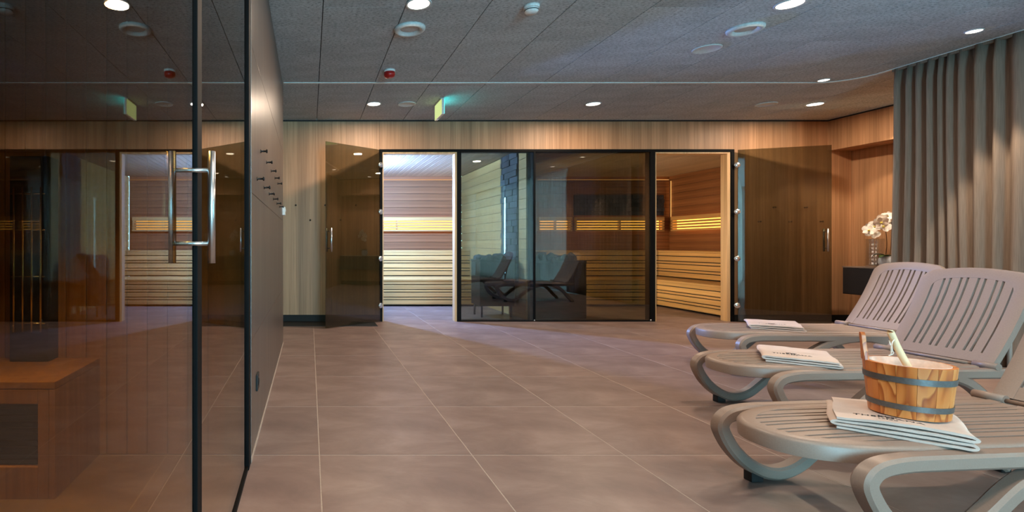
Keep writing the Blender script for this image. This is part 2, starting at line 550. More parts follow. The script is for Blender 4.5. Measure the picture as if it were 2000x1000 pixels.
window('window_1', 'tall daylight glazing behind the curtains', 'y', 5.95, -3.4, 2.6, 0.1, 2.55, 5)
obj('parapet', box(5.93, 6.05, -3.6, 2.75, 0, 0.1), 'wall_paint', wall_right)
obj('lintel', box(5.93, 6.05, -3.6, 2.75, 2.55, CEIL), 'wall_paint', wall_right)
obj('pier', box(5.93, 6.05, 2.6, 2.75, 0.1, 2.55), 'wall_paint', wall_right)
obj('pier', box(5.93, 6.05, -3.6, -3.4, 0.1, 2.55), 'wall_paint', wall_right)
wall_rear = thing('wall_rear', 'plain painted wall behind the viewer with a tall window', 'wall', kind='structure')
obj('pier', box(-3.2, 0.8, -3.6, -3.48, 0, CEIL), 'wall_paint', wall_rear)
obj('pier', box(2.2, 6.0, -3.6, -3.48, 0, CEIL), 'wall_paint', wall_rear)
obj('parapet', box(0.8, 2.2, -3.6, -3.48, 0, 0.2), 'wall_paint', wall_rear)
obj('lintel', box(0.8, 2.2, -3.6, -3.48, 2.5, CEIL), 'wall_paint', wall_rear)
window('window_2', 'tall daylight window behind the viewer', 'x', -3.58, 0.8, 2.2, 0.2, 2.5, 2)
# ---- left wall: stone slabs from the glass front to the corridor
wall_left = thing('wall_left', 'brown stone slab wall carrying rows of black pegs', 'wall', kind='structure')
obj('core', box(-2.9, LW - 0.012, 2.56, 5.36, 0, CEIL), 'slab_grout', wall_left)
obj('core', box(-0.40, LW - 0.012, 2.40, 2.56, 0, CEIL), 'slab_grout', wall_left)
zs_ = (0.0, 0.57, 1.281, 1.99, CEIL)
for a, b in zip(zs_, zs_[1:]):
    obj('slab', box(LW - 0.014, LW, 2.405, 5.38, a + 0.0015, b - 0.0015, 0.001), 'stone_slab', wall_left)
    obj('slab', box(-2.9, LW - 0.0145, 5.36, 5.38, a + 0.0015, b - 0.0015), 'stone_slab', wall_left)
obj('pier', box(-2.9, -0.27, -3.6, 0.12, 0, CEIL), 'wall_paint', wall_left)
obj('corridor_end', box(-3.25, -3.15, 5.3, BACK, 0, CEIL), 'wall_dark', wall_left)
# thin bead where slab wall meets the floor
struct('trim_3', box(LW, LW + 0.006, 2.42, 5.38, 0.0, 0.010), 'grout', 'pale silicone bead along the foot of the stone wall', 'trim')

# ================================================================== GLAZED FRONT AND SAUNAS
front = thing('sauna_front', 'black steel frame of the glazed sauna front with pale wood linings', 'frame', kind='structure')
Y0, Y1 = BACK - 0.012, BACK + 0.10
def fr(x0, x1, z0, z1, nm='post', mt='black_metal', y0=Y0, y1=Y1): obj(nm, box(x0, x1, y0, y1, z0, z1, 0.002), mt, front)
zt = ZD - 0.035
fr(DX0, DX1, zt, ZD, 'head')
fr(DX0, 0.975, 0, zt)
fr(1.975, 2.03, 0, zt)
fr(3.00, 3.025, 0, zt)
fr(4.565, 4.63, 0, zt)
fr(5.645, DX1, 0, zt)
fr(2.03, 3.00, 0, 0.015, 'sill'); fr(3.025, 4.565, 0, 0.015, 'sill')
for a, b in ((0.975, 0.990), (1.945, 1.975), (4.63, 4.652), (5.60, 5.645)):
    fr(a, b, 0, zt - 0.022, 'lining', 'trim_wood', BACK, Y1 + 0.01)
fr(0.975, 1.975, zt - 0.022, zt, 'lining', 'trim_wood', BACK, Y1 + 0.01)
fr(4.63, 5.645, zt - 0.022, zt, 'lining', 'trim_wood', BACK, Y1 + 0.01)
w = tag(obj('window_3', box(2.03, 3.00, BACK, BACK + 0.010, 0.015, zt), 'dark_glass'), 'narrow smoked glass pane right of the left sauna door', 'window', kind='structure')
w = tag(obj('window_4', box(3.025, 4.565, BACK, BACK + 0.010, 0.015, zt), 'dark_glass'), 'wide smoked glass pane left of the right sauna door', 'window', kind='structure')
clip_me = lathe([(0.0, -0.008), (0.011, -0.008), (0.011, 0.0), (0.0, 0.0)], 14)
for x in (3.012, 4.572):
    tag(obj('glass_clip', clip_me, 'hinge_chrome', None, (x, Y0 - 0.0001, 0.018), (PI / 2, 0, 0)),
        'tiny chrome glass clip at the foot of the ' + ('mullion between the smoked panes' if x < 4 else 'post left of the right sauna door'), 'clip', 'glass clips')

# ---- swing doors
hinge_me = lathe([(0.0, -0.012), (0.034, -0.012), (0.036, -0.008), (0.036, 0.008), (0.034, 0.012), (0.0, 0.012)], 24)
def bar_handle(parent, x, zc, length, off, r, post_z, mt='steel', both=True, yoff=0.0):
    h = bpy.data.objects.new('pull_handle', None); COL.objects.link(h); h.parent = parent; h['label'] = 'steel bar handle'
    for s in ((-1, 1) if both else (-1,)):
        obj('bar', tube([(x, s * off, zc - length / 2), (x, s * off, zc), (x, s * off, zc + length / 2)], r, 20), mt, h)
    for dz in (-post_z, post_z):
        obj('standoff', tube([(x, -off, zc + dz), (x, 0, zc + dz), (x, off, zc + dz)], r * 0.62, 14), mt, h)
    return h
def sauna_door(name, label, hx, hy, ang, sgn, width, hz):
    d = thing(name, label, 'door', (hx, hy, 0), ang, kind='structure')
    obj('pane', box(min(0.02 * sgn, width * sgn), max(0.02 * sgn, width * sgn), -0.005, 0.005, 0.012, 2.295, 0.001), 'dark_glass', d)
    for z in hz:
        hg = obj('hinge', hinge_me, 'hinge_chrome', d, (0.012 * sgn, 0, z), (PI / 2, 0, 0))
    bar_handle(d, (width - 0.055) * sgn, 1.09, 0.29, 0.045, 0.011, 0.105)
    return d
HZ = (0.22, 0.845, 1.47, 2.095)
ang1 = math.atan2(6.27 - 6.84, 0.19 - 0.945)
sauna_door('door_1', 'smoked glass sauna door swung open left of the bright left sauna', 0.952, 6.835, ang1 , 1, 0.95, HZ)
ang2 = math.atan2(6.50 - 6.845, 6.61 - 5.69)
sauna_door('door_2', 'smoked glass sauna door swung open right of the amber right sauna', 5.690, 6.835, ang2, 1, 0.985, HZ)

# ---- sauna rooms
SC = 2.36
def boards_wall(name, label, axis, const, a0, a1, z0, z1, bh, mt, thick=0.018, sign=1):
    w = thing(name, label, 'wall', kind='structure')
    if axis == 'x': obj('backing', box(a0, a1, const + 0.001 * sign + (thick * sign if sign < 0 else 0), 0, z0, z1) if False else
                        box(a0, a1, min(const + sign * thick, const + sign * (thick + 0.05)), max(const + sign * thick, const + sign * (thick + 0.05)), z0, z1 + 0.05), 'wall_dark', w)
    else: obj('backing', box(min(const + sign * thick, const + sign * (thick + 0.05)), max(const + sign * thick, const + sign * (thick + 0.05)), a0, a1 + 0.07, z0, z1 + 0.05), 'wall_dark', w)
    z = z0
    lo, hi = sorted((const, const + sign * thick))
    me = None
    while z < z1 - 0.01:
        zz = min(z + bh, z1)
        if abs(zz - z - bh) < 1e-6:
            if me is None:
                me = box(a0, a1, lo, hi, 0, bh - 0.004, 0.003) if axis == 'x' else box(lo, hi, a0, a1, 0, bh - 0.004, 0.003)
            m = me
        else:
            m = box(a0, a1, lo, hi, 0, zz - z) if axis == 'x' else box(lo, hi, a0, a1, 0, zz - z)
        obj('board', m, mt, w, (0, 0, z))
        z = zz
    return w
boards_wall('wall_sauna_back', 'horizontal board back wall of the left sauna', 'x', 10.0, 0.35, 2.95, 0, SC, 0.135, 'sauna_wall')
boards_wall('wall_sauna_far', 'horizontal board back wall of the right sauna', 'x', 10.0, 3.07, 7.05, 0, SC, 0.135, 'sauna_wall')
boards_wall('wall_sauna_right', 'horizontal board side wall of the right sauna', 'y', 7.02, 6.97, 10.0, 0, SC, 0.135, 'sauna_wall_side')
boards_wall('wall_sauna_left', 'horizontal board side wall of the left sauna', 'y', 0.33, 6.97, 10.0, 0, SC, 0.135, 'sauna_wall_side', sign=-1)
part = thing('wall_partition', 'timber partition between the two saunas', 'wall', kind='structure')
obj('core', box(2.97, 3.05, 6.98, 10.0, 0, SC), 'wall_dark', part)
nb = 17
for k in range(nb):
    z = k * SC / nb
    obj('board', box(2.95, 2.97, 6.98, 10.0, z, z + SC / nb - 0.004, 0.003), 'bench_wood_side', part)
    obj('board', box(3.05, 3.07, 6.98, 10.0, z, z + SC / nb - 0.004, 0.003), 'sauna_wall_side', part)
def plank_ceiling(name, label, x0, x1):
    c = thing(name, label, 'ceiling', kind='structure')
    obj('backing', box(x0 - 0.1, x1 + 0.1, 6.90 + 0.0701, 10.1, SC + 0.018, SC + 0.06), 'wall_dark', c)
    n = int((x1 - x0) / 0.10); wd = (x1 - x0) / n
    me = box(0.003, wd - 0.003, 6.97, 10.0, 0, 0.018, 0.003)
    for k in range(n): obj('plank', me, 'sauna_ceiling', c, (x0 + k * wd, 0, SC))
plank_ceiling('ceiling_sauna_left', 'slatted timber ceiling of the left sauna', 0.33, 2.95)
plank_ceiling('ceiling_sauna_right', 'slatted timber ceiling of the right sauna', 3.07, 7.02)
# inner faces of the front wall
struct('wall_sauna_front', box(0.33, DX0, BACK + 0.10, BACK + 0.12, 0, SC), 'sauna_wall', 'inner board face beside the left sauna door', 'wall')
struct('wall_sauna_corner', box(DX1, 7.02, BACK + 0.10, BACK + 0.12, 0, SC), 'sauna_wall', 'inner board face beside the right sauna door', 'wall')

# ---- benches
def bench(name, label, axis, face, back, a0, a1, z0, z1, mt, dirn=1, ramps=None):
    """front slat face at `face`, running a0..a1; alternate broad and narrow front slats below a top board"""
    b = thing(name, label, 'bench', group='built-in sauna benches')
    def bx(nm, u0, u1, d0, d1, zz0, zz1, m=mt, bev=0.004):
        d0, d1 = sorted((d0, d1))
        if axis == 'x': obj(nm, box(u0, u1, d0, d1, zz0, zz1, bev), m, b)
        else: obj(nm, box(d0, d1, u0, u1, zz0, zz1, bev), m, b)
    nt = 4
    tw = (back - face) / nt
    for k in range(nt):                                    # seat boards
        bx('seat_board', a0, a1, face + k * tw + (0.004 if k else 0) * dirn, face + (k + 1) * tw - 0.004 * dirn, z1 - 0.03, z1)
    seq = [0.075, 0.076, 0.034, 0.076, 0.034, 0.076]
    z = z1 - 0.032
    hh = [0.055] + seq[1:]
    tot = sum(hh) + 0.014 * len(hh)
    sc = (z - z0) / tot
    for h in hh:
        bx('front_slat', a0, a1, face + 0.004 * dirn, face + 0.024 * dirn, z - h * sc, z)
        z -= (h + 0.014) * sc
    bx('backing', a0, a1, face + 0.026 * dirn, face + 0.05 * dirn, max(z0, 0.0), z1 - 0.032, 'black_matte', 0)
    return b
bench('sauna_bench', 'lower slatted bench along the back of the left sauna', 'x', 8.55, 9.40, 0.36, 2.945, 0.02, 0.452, 'bench_wood')
bench('sauna_bench', 'upper slatted bench along the back of the left sauna', 'x', 9.40, 9.99, 0.36, 2.945, 0.455, 0.925, 'bench_wood')
bench('sauna_bench', 'lower slatted bench along the back of the right sauna', 'x', 8.55, 9.40, 4.35, 5.795, 0.02, 0.452, 'bench_wood')
bench('sauna_bench', 'upper slatted bench along the back of the right sauna', 'x', 9.40, 9.99, 4.35, 6.395, 0.455, 0.925, 'bench_wood')
bench('sauna_bench', 'lower slatted bench along the right wall inside the right sauna', 'y', 5.80, 6.40, 7.0, 9.395, 0.02, 0.452, 'bench_wood_side')
bench('sauna_bench', 'upper slatted bench along the right wall inside the right sauna', 'y', 6.40, 7.0, 7.0, 9.99, 0.455, 0.925, 'bench_wood_side')

# ---- back-lit backrests
def backrest(label, axis, const, a0, a1, zc, dirn=1):
    b = thing('backrest', label, 'backrest', group='backlit sauna backrests')
    def bx(nm, u0, u1, d0, d1, zz0, zz1, m, bev=0.002):
        d0, d1 = sorted((const + dirn * d0, const + dirn * d1))
        if axis == 'x': obj(nm, box(u0, u1, d0, d1, zz0, zz1, bev), m, b)
        else: obj(nm, box(d0, d1, u0, u1, zz0, zz1, bev), m, b)
    z = zc - 0.13
    for k in range(5):
        h = 0.034 if k < 4 else 0.075
        bx('slat', a0, a1, -0.10, -0.075, z, z + h, 'bench_wood' if axis == 'x' else 'bench_wood_side')
        z += h + 0.0165
    for a in (a0 + 0.005, (a0 + a1) / 2, a1 - 0.03):
        bx('bracket', a, a + 0.025, -0.075, -0.001, zc - 0.12, z - 0.02, 'bench_wood' if axis == 'x' else 'bench_wood_side')
    bx('light_strip', a0 + 0.05, a1 - 0.05, -0.012, -0.004, zc - 0.10, zc + 0.11, 'led_amber', 0)
    return b
backrest('amber backlit slatted backrest on the back wall of the left sauna', 'x', 10.0, 0.5, 2.86, 1.42)
backrest('short amber backlit slatted backrest left of the gap in the right sauna', 'x', 10.0, 4.43, 5.08, 1.42)
backrest('long amber backlit slatted backrest on the back wall of the right sauna', 'x', 10.0, 5.15, 6.86, 1.42)
backrest('amber backlit slatted backrest on the right wall of the right sauna', 'y', 7.02, 7.1, 9.82, 1.42)
def led_line(label, x0, x1, z):
    t = thing('light_cove', label, 'light strip', group='cove light strips')
    obj('lip', box(x0, x1, 9.955, 9.985, z - 0.022, z, 0.002), 'sauna_wall', t)
    obj('strip', box(x0 + 0.01, x1 - 0.01, 9.962, 9.990, z + 0.0005, z + 0.006), 'led_warm_line', t)
    obj('fillet', box(x0, x1, 9.9851, 9.999, z - 0.022, z), 'sauna_wall', t)
led_line('thin warm cove light under the ceiling at the back of the left sauna', 0.4, 2.94, 2.29)
led_line('thin warm cove light under the ceiling at the back of the right sauna', 4.43, 7.0, 2.29)
t = thing('light_cove', 'thin upright warm light strip in the far right corner of the right sauna', 'light strip', group='cove light strips')
obj('lip', box(6.985, 7.0, 9.93, 9.955, 1.56, 2.268, 0.002), 'sauna_wall', t)
obj('strip', box(7.0005, 7.012, 9.935, 9.955, 1.56, 2.268), 'led_warm_line', t)
# dark rock panel over the backrests, right sauna
rp = thing('rock_panel', 'black split stone panel above the backrests in the right sauna', 'stone panel')
obj('backing', box(5.15, 6.9, 9.985, 9.999, 1.60, 2.0), 'black_matte', rp)
rnd = random.Random(3)
for r in range(5):
    x = 5.15; z = 1.60 + r * 0.08
    while x < 6.88:
        wd = min(rnd.uniform(0.16, 0.34), 6.9 - x)
        obj('stone', box(x + 0.003, x + wd - 0.003, 9.985 - rnd.uniform(0.012, 0.035), 9.986, z + 0.003, z + 0.077, 0.004), 'dark_stone', rp)
        x += wd
# stone strip on the partition, behind the left heater
sp = thing('rock_panel', 'dark split stone strip on the partition above the left sauna heater', 'stone panel')
obj('backing', box(2.940, 2.949, 7.23, 7.83, 0.5, SC), 'black_matte', sp)
for r in range(21):
    y = 7.23; z = 0.5 + r * 0.0885
    while y < 7.82:
        wd = min(rnd.uniform(0.12, 0.30), 7.83 - y)
        obj('stone', box(2.940 - rnd.uniform(0.010, 0.03), 2.941, y + 0.003, y + wd - 0.003, z + 0.003, z + 0.085, 0.004), 'dark_stone', sp)
        y += wd
# ---- heaters
def rock_mesh(rg, s):
    bm = bmesh.new(); bmesh.ops.create_icosphere(bm, subdivisions=2, radius=s)
    for v in bm.verts:
        v.co = Vector((v.co.x * 1.2, v.co.y, v.co.z * 0.8)) * (1 + rg.uniform(-0.16, 0.16))
    return me_from(bm)
ROCKS = [rock_mesh(rnd, s) for s in (0.05, 0.06, 0.07)]
def heater(label, x0, x1, y0, y1, h, legs=True):
    t = thing('sauna_heater', label, 'heater', group='sauna heaters')
    zb = 0.16 if legs else 0.0
    obj('casing', box(x0, x1, y0, y1, zb, h - 0.03, 0.012), 'heater_steel', t)
    bm = bmesh.new()
    e = 0.02
    for a, b, c, d in ((x0, x1, y0, y0 + e), (x0, x1, y1 - e, y1), (x0, x0 + e, y0 + e, y1 - e), (x1 - e, x1, y0 + e, y1 - e)):
        add_box(bm, a, b, c, d, h - 0.03, h)
    obj('rim', me_from(bm), 'heater_steel', t)
    if legs:
        for x in (x0 + 0.04, x1 - 0.04):
            for y in (y0 + 0.04, y1 - 0.04):
                obj('leg', tube([(x, y, 0.0), (x, y, 0.08), (x, y, zb)], 0.014), 'heater_steel', t)
    n = 0
    for i in range(int((x1 - x0 - 0.06) / 0.095)):
        for j in range(int((y1 - y0) / 0.095)):
            o = obj('stone', ROCKS[n % 3], 'dark_stone', t, (x0 + 0.06 + i * 0.095 + rnd.uniform(-.01, .01), y0 + 0.06 + j * 0.095, h - 0.02 + rnd.uniform(0, 0.05)),
                    (rnd.uniform(0, 6), rnd.uniform(0, 6), rnd.uniform(0, 6)))
            n += 1
heater('dark steel sauna heater topped with stones behind the narrow smoked pane', 2.40, 2.895, 7.22, 7.62, 0.82)
heater('dark steel heater plinth behind the wide smoked pane', 3.12, 3.84, 7.10, 7.55, 0.81, False)
# ---- assumed cool wall lamp, out of view in the left sauna
lamp = thing('unseen_wall_lamp', 'assumed cool white wall lamp on the left wall inside the left sauna', 'lamp')
obj('back_plate', box(0.331, 0.345, 8.00, 8.40, 1.86, 2.16, 0.003), 'steel', lamp)
obj('diffuser', box(0.345, 0.385, 8.03, 8.37, 1.89, 2.13, 0.012), 'cool_lamp', lamp)
def area(name, parent, loc, rot, size, power, col, shape='DISK', spread=180):
    d = bpy.data.lights.new(name, 'AREA'); d.shape = shape; d.size = size; d.energy = power; d.color = col; d.spread = math.radians(spread)
    o = bpy.data.objects.new(name, d); COL.objects.link(o); o.parent = parent; o.location = loc; o.rotation_euler = rot
    return o
area('lamp_light', lamp, (0.39, 8.2, 2.01), (0, -PI / 2, 0), 0.22, 480, (0.22, 0.44, 1.0))

lamp = thing('unseen_wall_lamp', 'added unseen warm fill lamp on the partition inside the right sauna', 'lamp')  # added fill light, unseen behind the partition, to brighten the right sauna benches
obj('back_plate', box(3.071, 3.085, 8.10, 8.50, 1.00, 1.24, 0.003), 'steel', lamp)
obj('diffuser', box(3.085, 3.120, 8.13, 8.47, 1.03, 1.21, 0.012), 'downlight_glow', lamp)
area('lamp_light', lamp, (3.125, 8.3, 1.12), (0, -PI / 2, 0), 0.18, 34, (1.0, 0.76, 0.46), spread=130)

# ================================================================== LEFT INFRARED CABIN
cab = thing('wall_cabin', 'vertical timber boards lining the cabin behind the left glass', 'wall', kind='structure')
def vboards(axis, const, a0, a1, z0, z1, n, thick, sgn):
    wd = (a1 - a0) / n
    lo, hi = sorted((const, const + sgn * thick))
    me = box(0.002, wd - 0.002, lo, hi, z0, z1, 0.003) if axis == 'x' else box(lo, hi, 0.002, wd - 0.002, z0, z1, 0.003)
    for k in range(n):
        obj('board', me, 'cabin_wood', cab, ((a0 + k * wd, 0, 0) if axis == 'x' else (0, a0 + k * wd, 0)))
vboards('x', 2.52, -2.0, -0.40, 0, 2.35, 16, 0.02, 1)
vboards('y', -2.0, 0.14, 2.52, 0, 2.35, 24, 0.02, -1)
obj('backing', box(-2.9, -2.022, 0.12, 2.56, 0, CEIL), 'wall_dark', cab)
obj('roof', box(-2.0, -0.40, 0.12, 2.54, 2.35, 2.40), 'cabin_wood', cab)
# glass front
gf = thing('cabin_front', 'black framed tinted glass front of the cabin at the left', 'frame', kind='structure')
obj('jamb', box(-0.316, -0.277, 2.335, 2.405, 0, CEIL, 0.002), 'black_metal', gf)
obj('stile', box(-0.298, -0.281, 1.283, 1.335, 0.0, CEIL, 0.002), 'black_metal', gf)
obj('jamb', box(-0.345, -0.272, 0.12, 0.18, 0, CEIL, 0.003), 'black_metal', gf)
obj('bottom_rail', box(-0.306, -0.281, 1.335, 2.335, 0, 0.02), 'black_metal', gf)
obj('edge_bead', box(-0.2799, -0.2755, 2.405, 2.418, 0, CEIL), 'steel', gf)
tag(obj('window_5', box(-0.296, -0.288, 1.335, 2.335, 0.02, CEIL), 'cabin_glass'), 'fixed tinted glass pane between the black posts at the left', 'window', kind='structure')
dr = thing('door_3', 'tinted glass cabin door with a long steel pull handle at the left', 'door', (-0.292, 1.275, 0), kind='structure')
obj('pane', box(-0.004, 0.004, -1.08, -0.005, 0.015, CEIL - 0.01), 'cabin_glass', dr)
hd = bpy.data.objects.new('pull_handle', None); COL.objects.link(hd); hd.parent = dr; hd['label'] = 'long polished steel double bar handle'
hz0, hz1, hy = 0.985, 1.258, -0.024
for s in (-1, 1):
    obj('bar', tube([(s * 0.052, hy, hz0), (s * 0.052, hy, (hz0 + hz1) / 2), (s * 0.052, hy, hz1)], 0.0095, 24), 'steel', hd)
for z in (1.033, 1.212):
    obj('standoff', tube([(-0.052, hy, z), (0, hy, z), (0.052, hy, z)], 0.0055, 16), 'steel', hd)
# bench in the cabin
cb = thing('cabin_bench', 'timber bench with a dark vent grille inside the left cabin', 'bench')
obj('seat', box(-1.99, -1.03, 2.07, 2.515, 0.445, 0.475, 0.004), 'cabin_wood', cb)
obj('side_panel', box(-1.055, -1.03, 2.07, 2.515, 0, 0.444, 0.003), 'cabin_wood', cb)
obj('front_panel', box(-1.10, -1.056, 2.07, 2.10, 0, 0.444, 0.003), 'cabin_wood', cb)
obj('front_panel', box(-1.99, -1.101, 2.07, 2.10, 0.385, 0.444, 0.003), 'cabin_wood', cb)
obj('front_panel', box(-1.99, -1.101, 2.07, 2.10, 0.0, 0.13, 0.003), 'cabin_wood', cb)
gr = obj('grille', box(-1.99, -1.101, 2.10, 2.115, 0.131, 0.384), 'black_matte', cb)
for k in range(9):
    obj('louvre', box(-1.95, -1.11, 2.086, 2.098, 0.145 + k * 0.026, 0.153 + k * 0.026), 'heater_steel', gr)
ir = thing('radiator', 'dark upright infrared radiator standing on the cabin bench at the left', 'radiator')
obj('housing', box(-1.42, -1.235, 2.42, 2.518, 0.476, 1.45, 0.006), 'black_matte', ir)
for k in range(4):
    obj('rod', tube([(-1.39 + k * 0.042, 2.405, 0.62), (-1.39 + k * 0.042, 2.405, 0.9), (-1.39 + k * 0.042, 2.405, 1.30)], 0.006, 10), 'steel', ir)
for z in (0.66, 0.88, 1.10, 1.27):
    obj('crossbar', tube([(-1.41, 2.412, z), (-1.33, 2.412, z), (-1.245, 2.412, z)], 0.004, 8), 'steel', ir)
cl = thing('assumed_ceiling_lamp', 'assumed small warm lamp in the cabin roof behind the left glass', 'lamp')  # assumed roof lamp, out of view, added to light the cabin bench
obj('housing', lathe([(0, 2.335), (0.06, 2.335), (0.06, 2.349), (0, 2.349)], 24), 'black_metal', cl, (-0.80, 1.62, 0))
obj('diffuser', lathe([(0, 2.330), (0.045, 2.330), (0.045, 2.3349), (0, 2.3349)], 24), 'downlight_glow', cl, (-0.80, 1.62, 0))
area('lamp_light', cl, (-0.80, 1.62, 2.32), (0, 0, 0), 0.08, 16.0, (1.0, 0.70, 0.22), spread=75)

# ================================================================== CEILING FITTINGS
ring_me = lathe([(0.072, -0.001), (0.078, -0.006), (0.087, -0.006), (0.090, 0.0)], 40)
disc_me = lathe([(0.0, -0.003), (0.0735, -0.003), (0.0735, 0.0), (0, 0.0)], 40)
def downlight(label, x, y, power, scale=1.0, spot=None):
    t = thing('downlight', label, 'ceiling light', (x, y, CEIL), group='recessed ceiling lights')
    r = obj('trim_ring', ring_me, 'vent_white', t); d = obj('diffuser', disc_me, 'downlight_glow', t)
    r.scale = d.scale = (scale, scale, 1)
    if spot is None:
        area('lamp_light', t, (0, 0, -0.012), (0, 0, 0), 0.14, power, (1.0, 0.77, 0.57), spread=178)
    else:
        L = bpy.data.lights.new('lamp_light', 'SPOT'); L.energy = power; L.color = (1.0, 0.80, 0.58)
        L.spot_size = math.radians(spot); L.spot_blend = 0.25; L.shadow_soft_size = 0.03
        o = bpy.data.objects.new('lamp_light', L); COL.objects.link(o); o.parent = t; o.location = (0, 0, -0.02)
P_ = 32
downlight('round downlight at the top edge above the floor near the left wall', 0.755, 3.55, P_)
downlight('round downlight just left of the green exit sign', 0.76, 6.07, P_)
downlight('round downlight above the wide smoked glass pane', 3.36, 6.07, P_)
downlight('round downlight in front of the open right sauna door', 6.0, 6.08, P_)
downlight('round downlight at the top edge above the loungers', 3.33, 3.55, P_)
downlight('round downlight above the camera position near the left glass', 0.755, 1.03, P_)
downlight('round downlight above the nearest lounger outside the frame', 3.33, 1.03, P_)
downlight('round downlight behind the viewer near the left wall', 0.755, -1.5, P_)
downlight('round downlight behind the viewer near the window', 3.33, -1.5, P_)
downlight('small spot light by the bend of the curtain track', 5.21, 5.19, 60, 0.58, 64)
downlight('small spot light beside the top of the grey curtain', 5.19, 4.0, 160, 0.58, 50)
downlight('small spot light beside the curtain nearer the camera', 5.19, 2.8, 160, 0.58, 50)
downlight('assumed small spot light above the console, unseen behind the curtain', 6.62, 5.75, 90, 0.58, 110)  # assumed lamp, unseen behind the curtain, added to brighten recess wall and orchid
vent_me = lathe([(0.070, 0.0), (0.072, -0.010), (0.088, -0.024), (0.104, -0.026), (0.118, -0.016), (0.120, 0.0)], 48)
vcone_me = lathe([(0.0, -0.004), (0.066, -0.004), (0.069, 0.0), (0, 0.0)], 40)
def vent(label, x, y):
    t = thing('air_vent', label, 'vent', (x, y, CEIL), group='round ceiling vents')
    obj('collar', vent_me, 'vent_white', t); obj('valve_disc', vcone_me, 'vent_white', t)
vent('white ring shaped air vent below the top left downlight', 0.77, 3.95)
vent('white ring shaped air vent above the loungers', 3.36, 3.95)
spk_me = lathe([(0.0, -0.004), (0.090, -0.005), (0.097, -0.010), (0.105, -0.008), (0.107, 0.0)], 40)
for x, y, l in ((3.38, 4.36, 'flat round ceiling speaker beside the vent above the loungers'), (1.15, 6.07, 'flat round ceiling speaker between the downlight and the exit sign'),
                (5.42, 6.08, 'flat round ceiling speaker left of the rightmost large downlight')):
    tag(obj('ceiling_speaker', spk_me, 'ceiling_panel' if False else 'vent_white', None, (x, y, CEIL)), l, 'speaker', 'flat ceiling speakers')
sd = thing('smoke_detector', 'white round smoke detector at the top edge of the ceiling', 'smoke detector', (1.55, 3.58, CEIL))
obj('base', lathe([(0.054, 0.0), (0.054, -0.018), (0.050, -0.022), (0, -0.022)], 32), 'white_plastic', sd)
obj('chamber', lathe([(0.044, -0.022), (0.046, -0.040), (0.036, -0.052), (0, -0.056)], 32), 'white_plastic', sd)
obj('slot_ring', lathe([(0.0455, -0.030), (0.0470, -0.031), (0.0470, -0.035), (0.0455, -0.036)], 32), 'black_matte', sd)
al = thing('fire_alarm', 'red fire alarm sounder on the ceiling', 'alarm', (0.763, 4.9, CEIL))
obj('base', lathe([(0.055, 0), (0.055, -0.02), (0, -0.02)], 32), 'white_plastic', al)
obj('dome', lathe([(0.052, -0.0201), (0.053, -0.05), (0.044, -0.066), (0.02, -0.075), (0, -0.076)], 32), 'alarm_red', al)
ex = thing('exit_sign', 'glowing green emergency exit sign hanging from the ceiling', 'exit sign', (1.505, 5.94, CEIL))
obj('body', box(-0.014, 0.014, -0.165, 0.165, -0.195, -0.012, 0.003), 'white_plastic', ex)
obj('mount', box(-0.018, 0.018, -0.12, 0.12, -0.0119, 0.0), 'white_plastic', ex)
obj('face', box(-0.0165, -0.0142, -0.158, 0.158, -0.188, -0.02), 'exit_face_pale', ex)
obj('face', box(0.0142, 0.0165, -0.158, 0.158, -0.188, -0.02), 'exit_face_cyan', ex)
obj('charge_lamp', box(-0.008, 0.008, 0.06, 0.10, -0.203, -0.1952), 'white_plastic', ex)

# ================================================================== WALL FITTINGS
peg_me = lathe([(0.0, 0.0), (0.011, 0.0), (0.011, 0.003), (0.0052, 0.005), (0.0052, 0.030), (0.0105, 0.032), (0.0115, 0.036), (0.009, 0.040), (0, 0.041)], 18)
up = [2.92, 3.31, 3.70, 4.09, 4.46]; lo = [2.72, 3.13, 3.52, 3.92, 4.34, 4.72]
for nm, ys, z in (('upper', up, 1.563), ('lower', lo, 1.38)):
    for k, y in enumerate(ys):
        tag(obj('wall_peg', peg_me, 'peg_black', None, (LW, y, z), (0, PI / 2, 0)),
            f'black coat peg on the stone wall, {ORD[k]} from the glass in the {nm} row', 'hook', 'pegs on the stone wall')
bl = [(-0.186, 1.56, 'left of the open door, upper row'), (0.206, 1.56, 'at the open left door edge, upper row'), (0.618, 1.56, 'behind the open left door, upper row'),
      (0.007, 1.36, 'left of the open door, lower row'), (0.412, 1.36, 'behind the open left door, lower row')]
for x, z, l in bl:
    tag(obj('wall_peg', peg_me, 'peg_black', None, (x, BACK, z), (PI / 2, 0, 0)), 'black coat peg on the oak wall ' + l, 'hook', 'pegs on the left oak wall')
br = [(6.22, 1.53, 'upper row, left one'), (6.64, 1.53, 'upper row, right one'), (6.02, 1.34, 'lower row, left one'), (6.43, 1.34, 'lower row, middle one'), (6.85, 1.34, 'lower row, right one')]
for x, z, l in br:
    tag(obj('wall_peg', peg_me, 'peg_black', None, (x, BACK, z), (PI / 2, 0, 0)), 'black coat peg behind the right glass door, ' + l, 'hook', 'pegs on the right oak wall')
sk = thing('socket', 'black power socket low on the stone wall', 'socket', (LW, 2.70, 0.31))
obj('plate', box(0, 0.010, -0.042, 0.042, -0.042, 0.042, 0.003), 'black_matte', sk)
obj('insert', lathe([(0, 0.0101), (0.02, 0.0101), (0.021, 0.013), (0.017, 0.013), (0.016, 0.0115), (0, 0.0115)], 24), 'rubber', sk, None, (0, PI / 2, 0))
th = thing('thermostat', 'small white control box at the far corner of the stone wall', 'control box', (LW, 5.27, 1.375))
obj('housing', box(0, 0.028, -0.04, 0.04, -0.042, 0.042, 0.004), 'white_plastic', th)
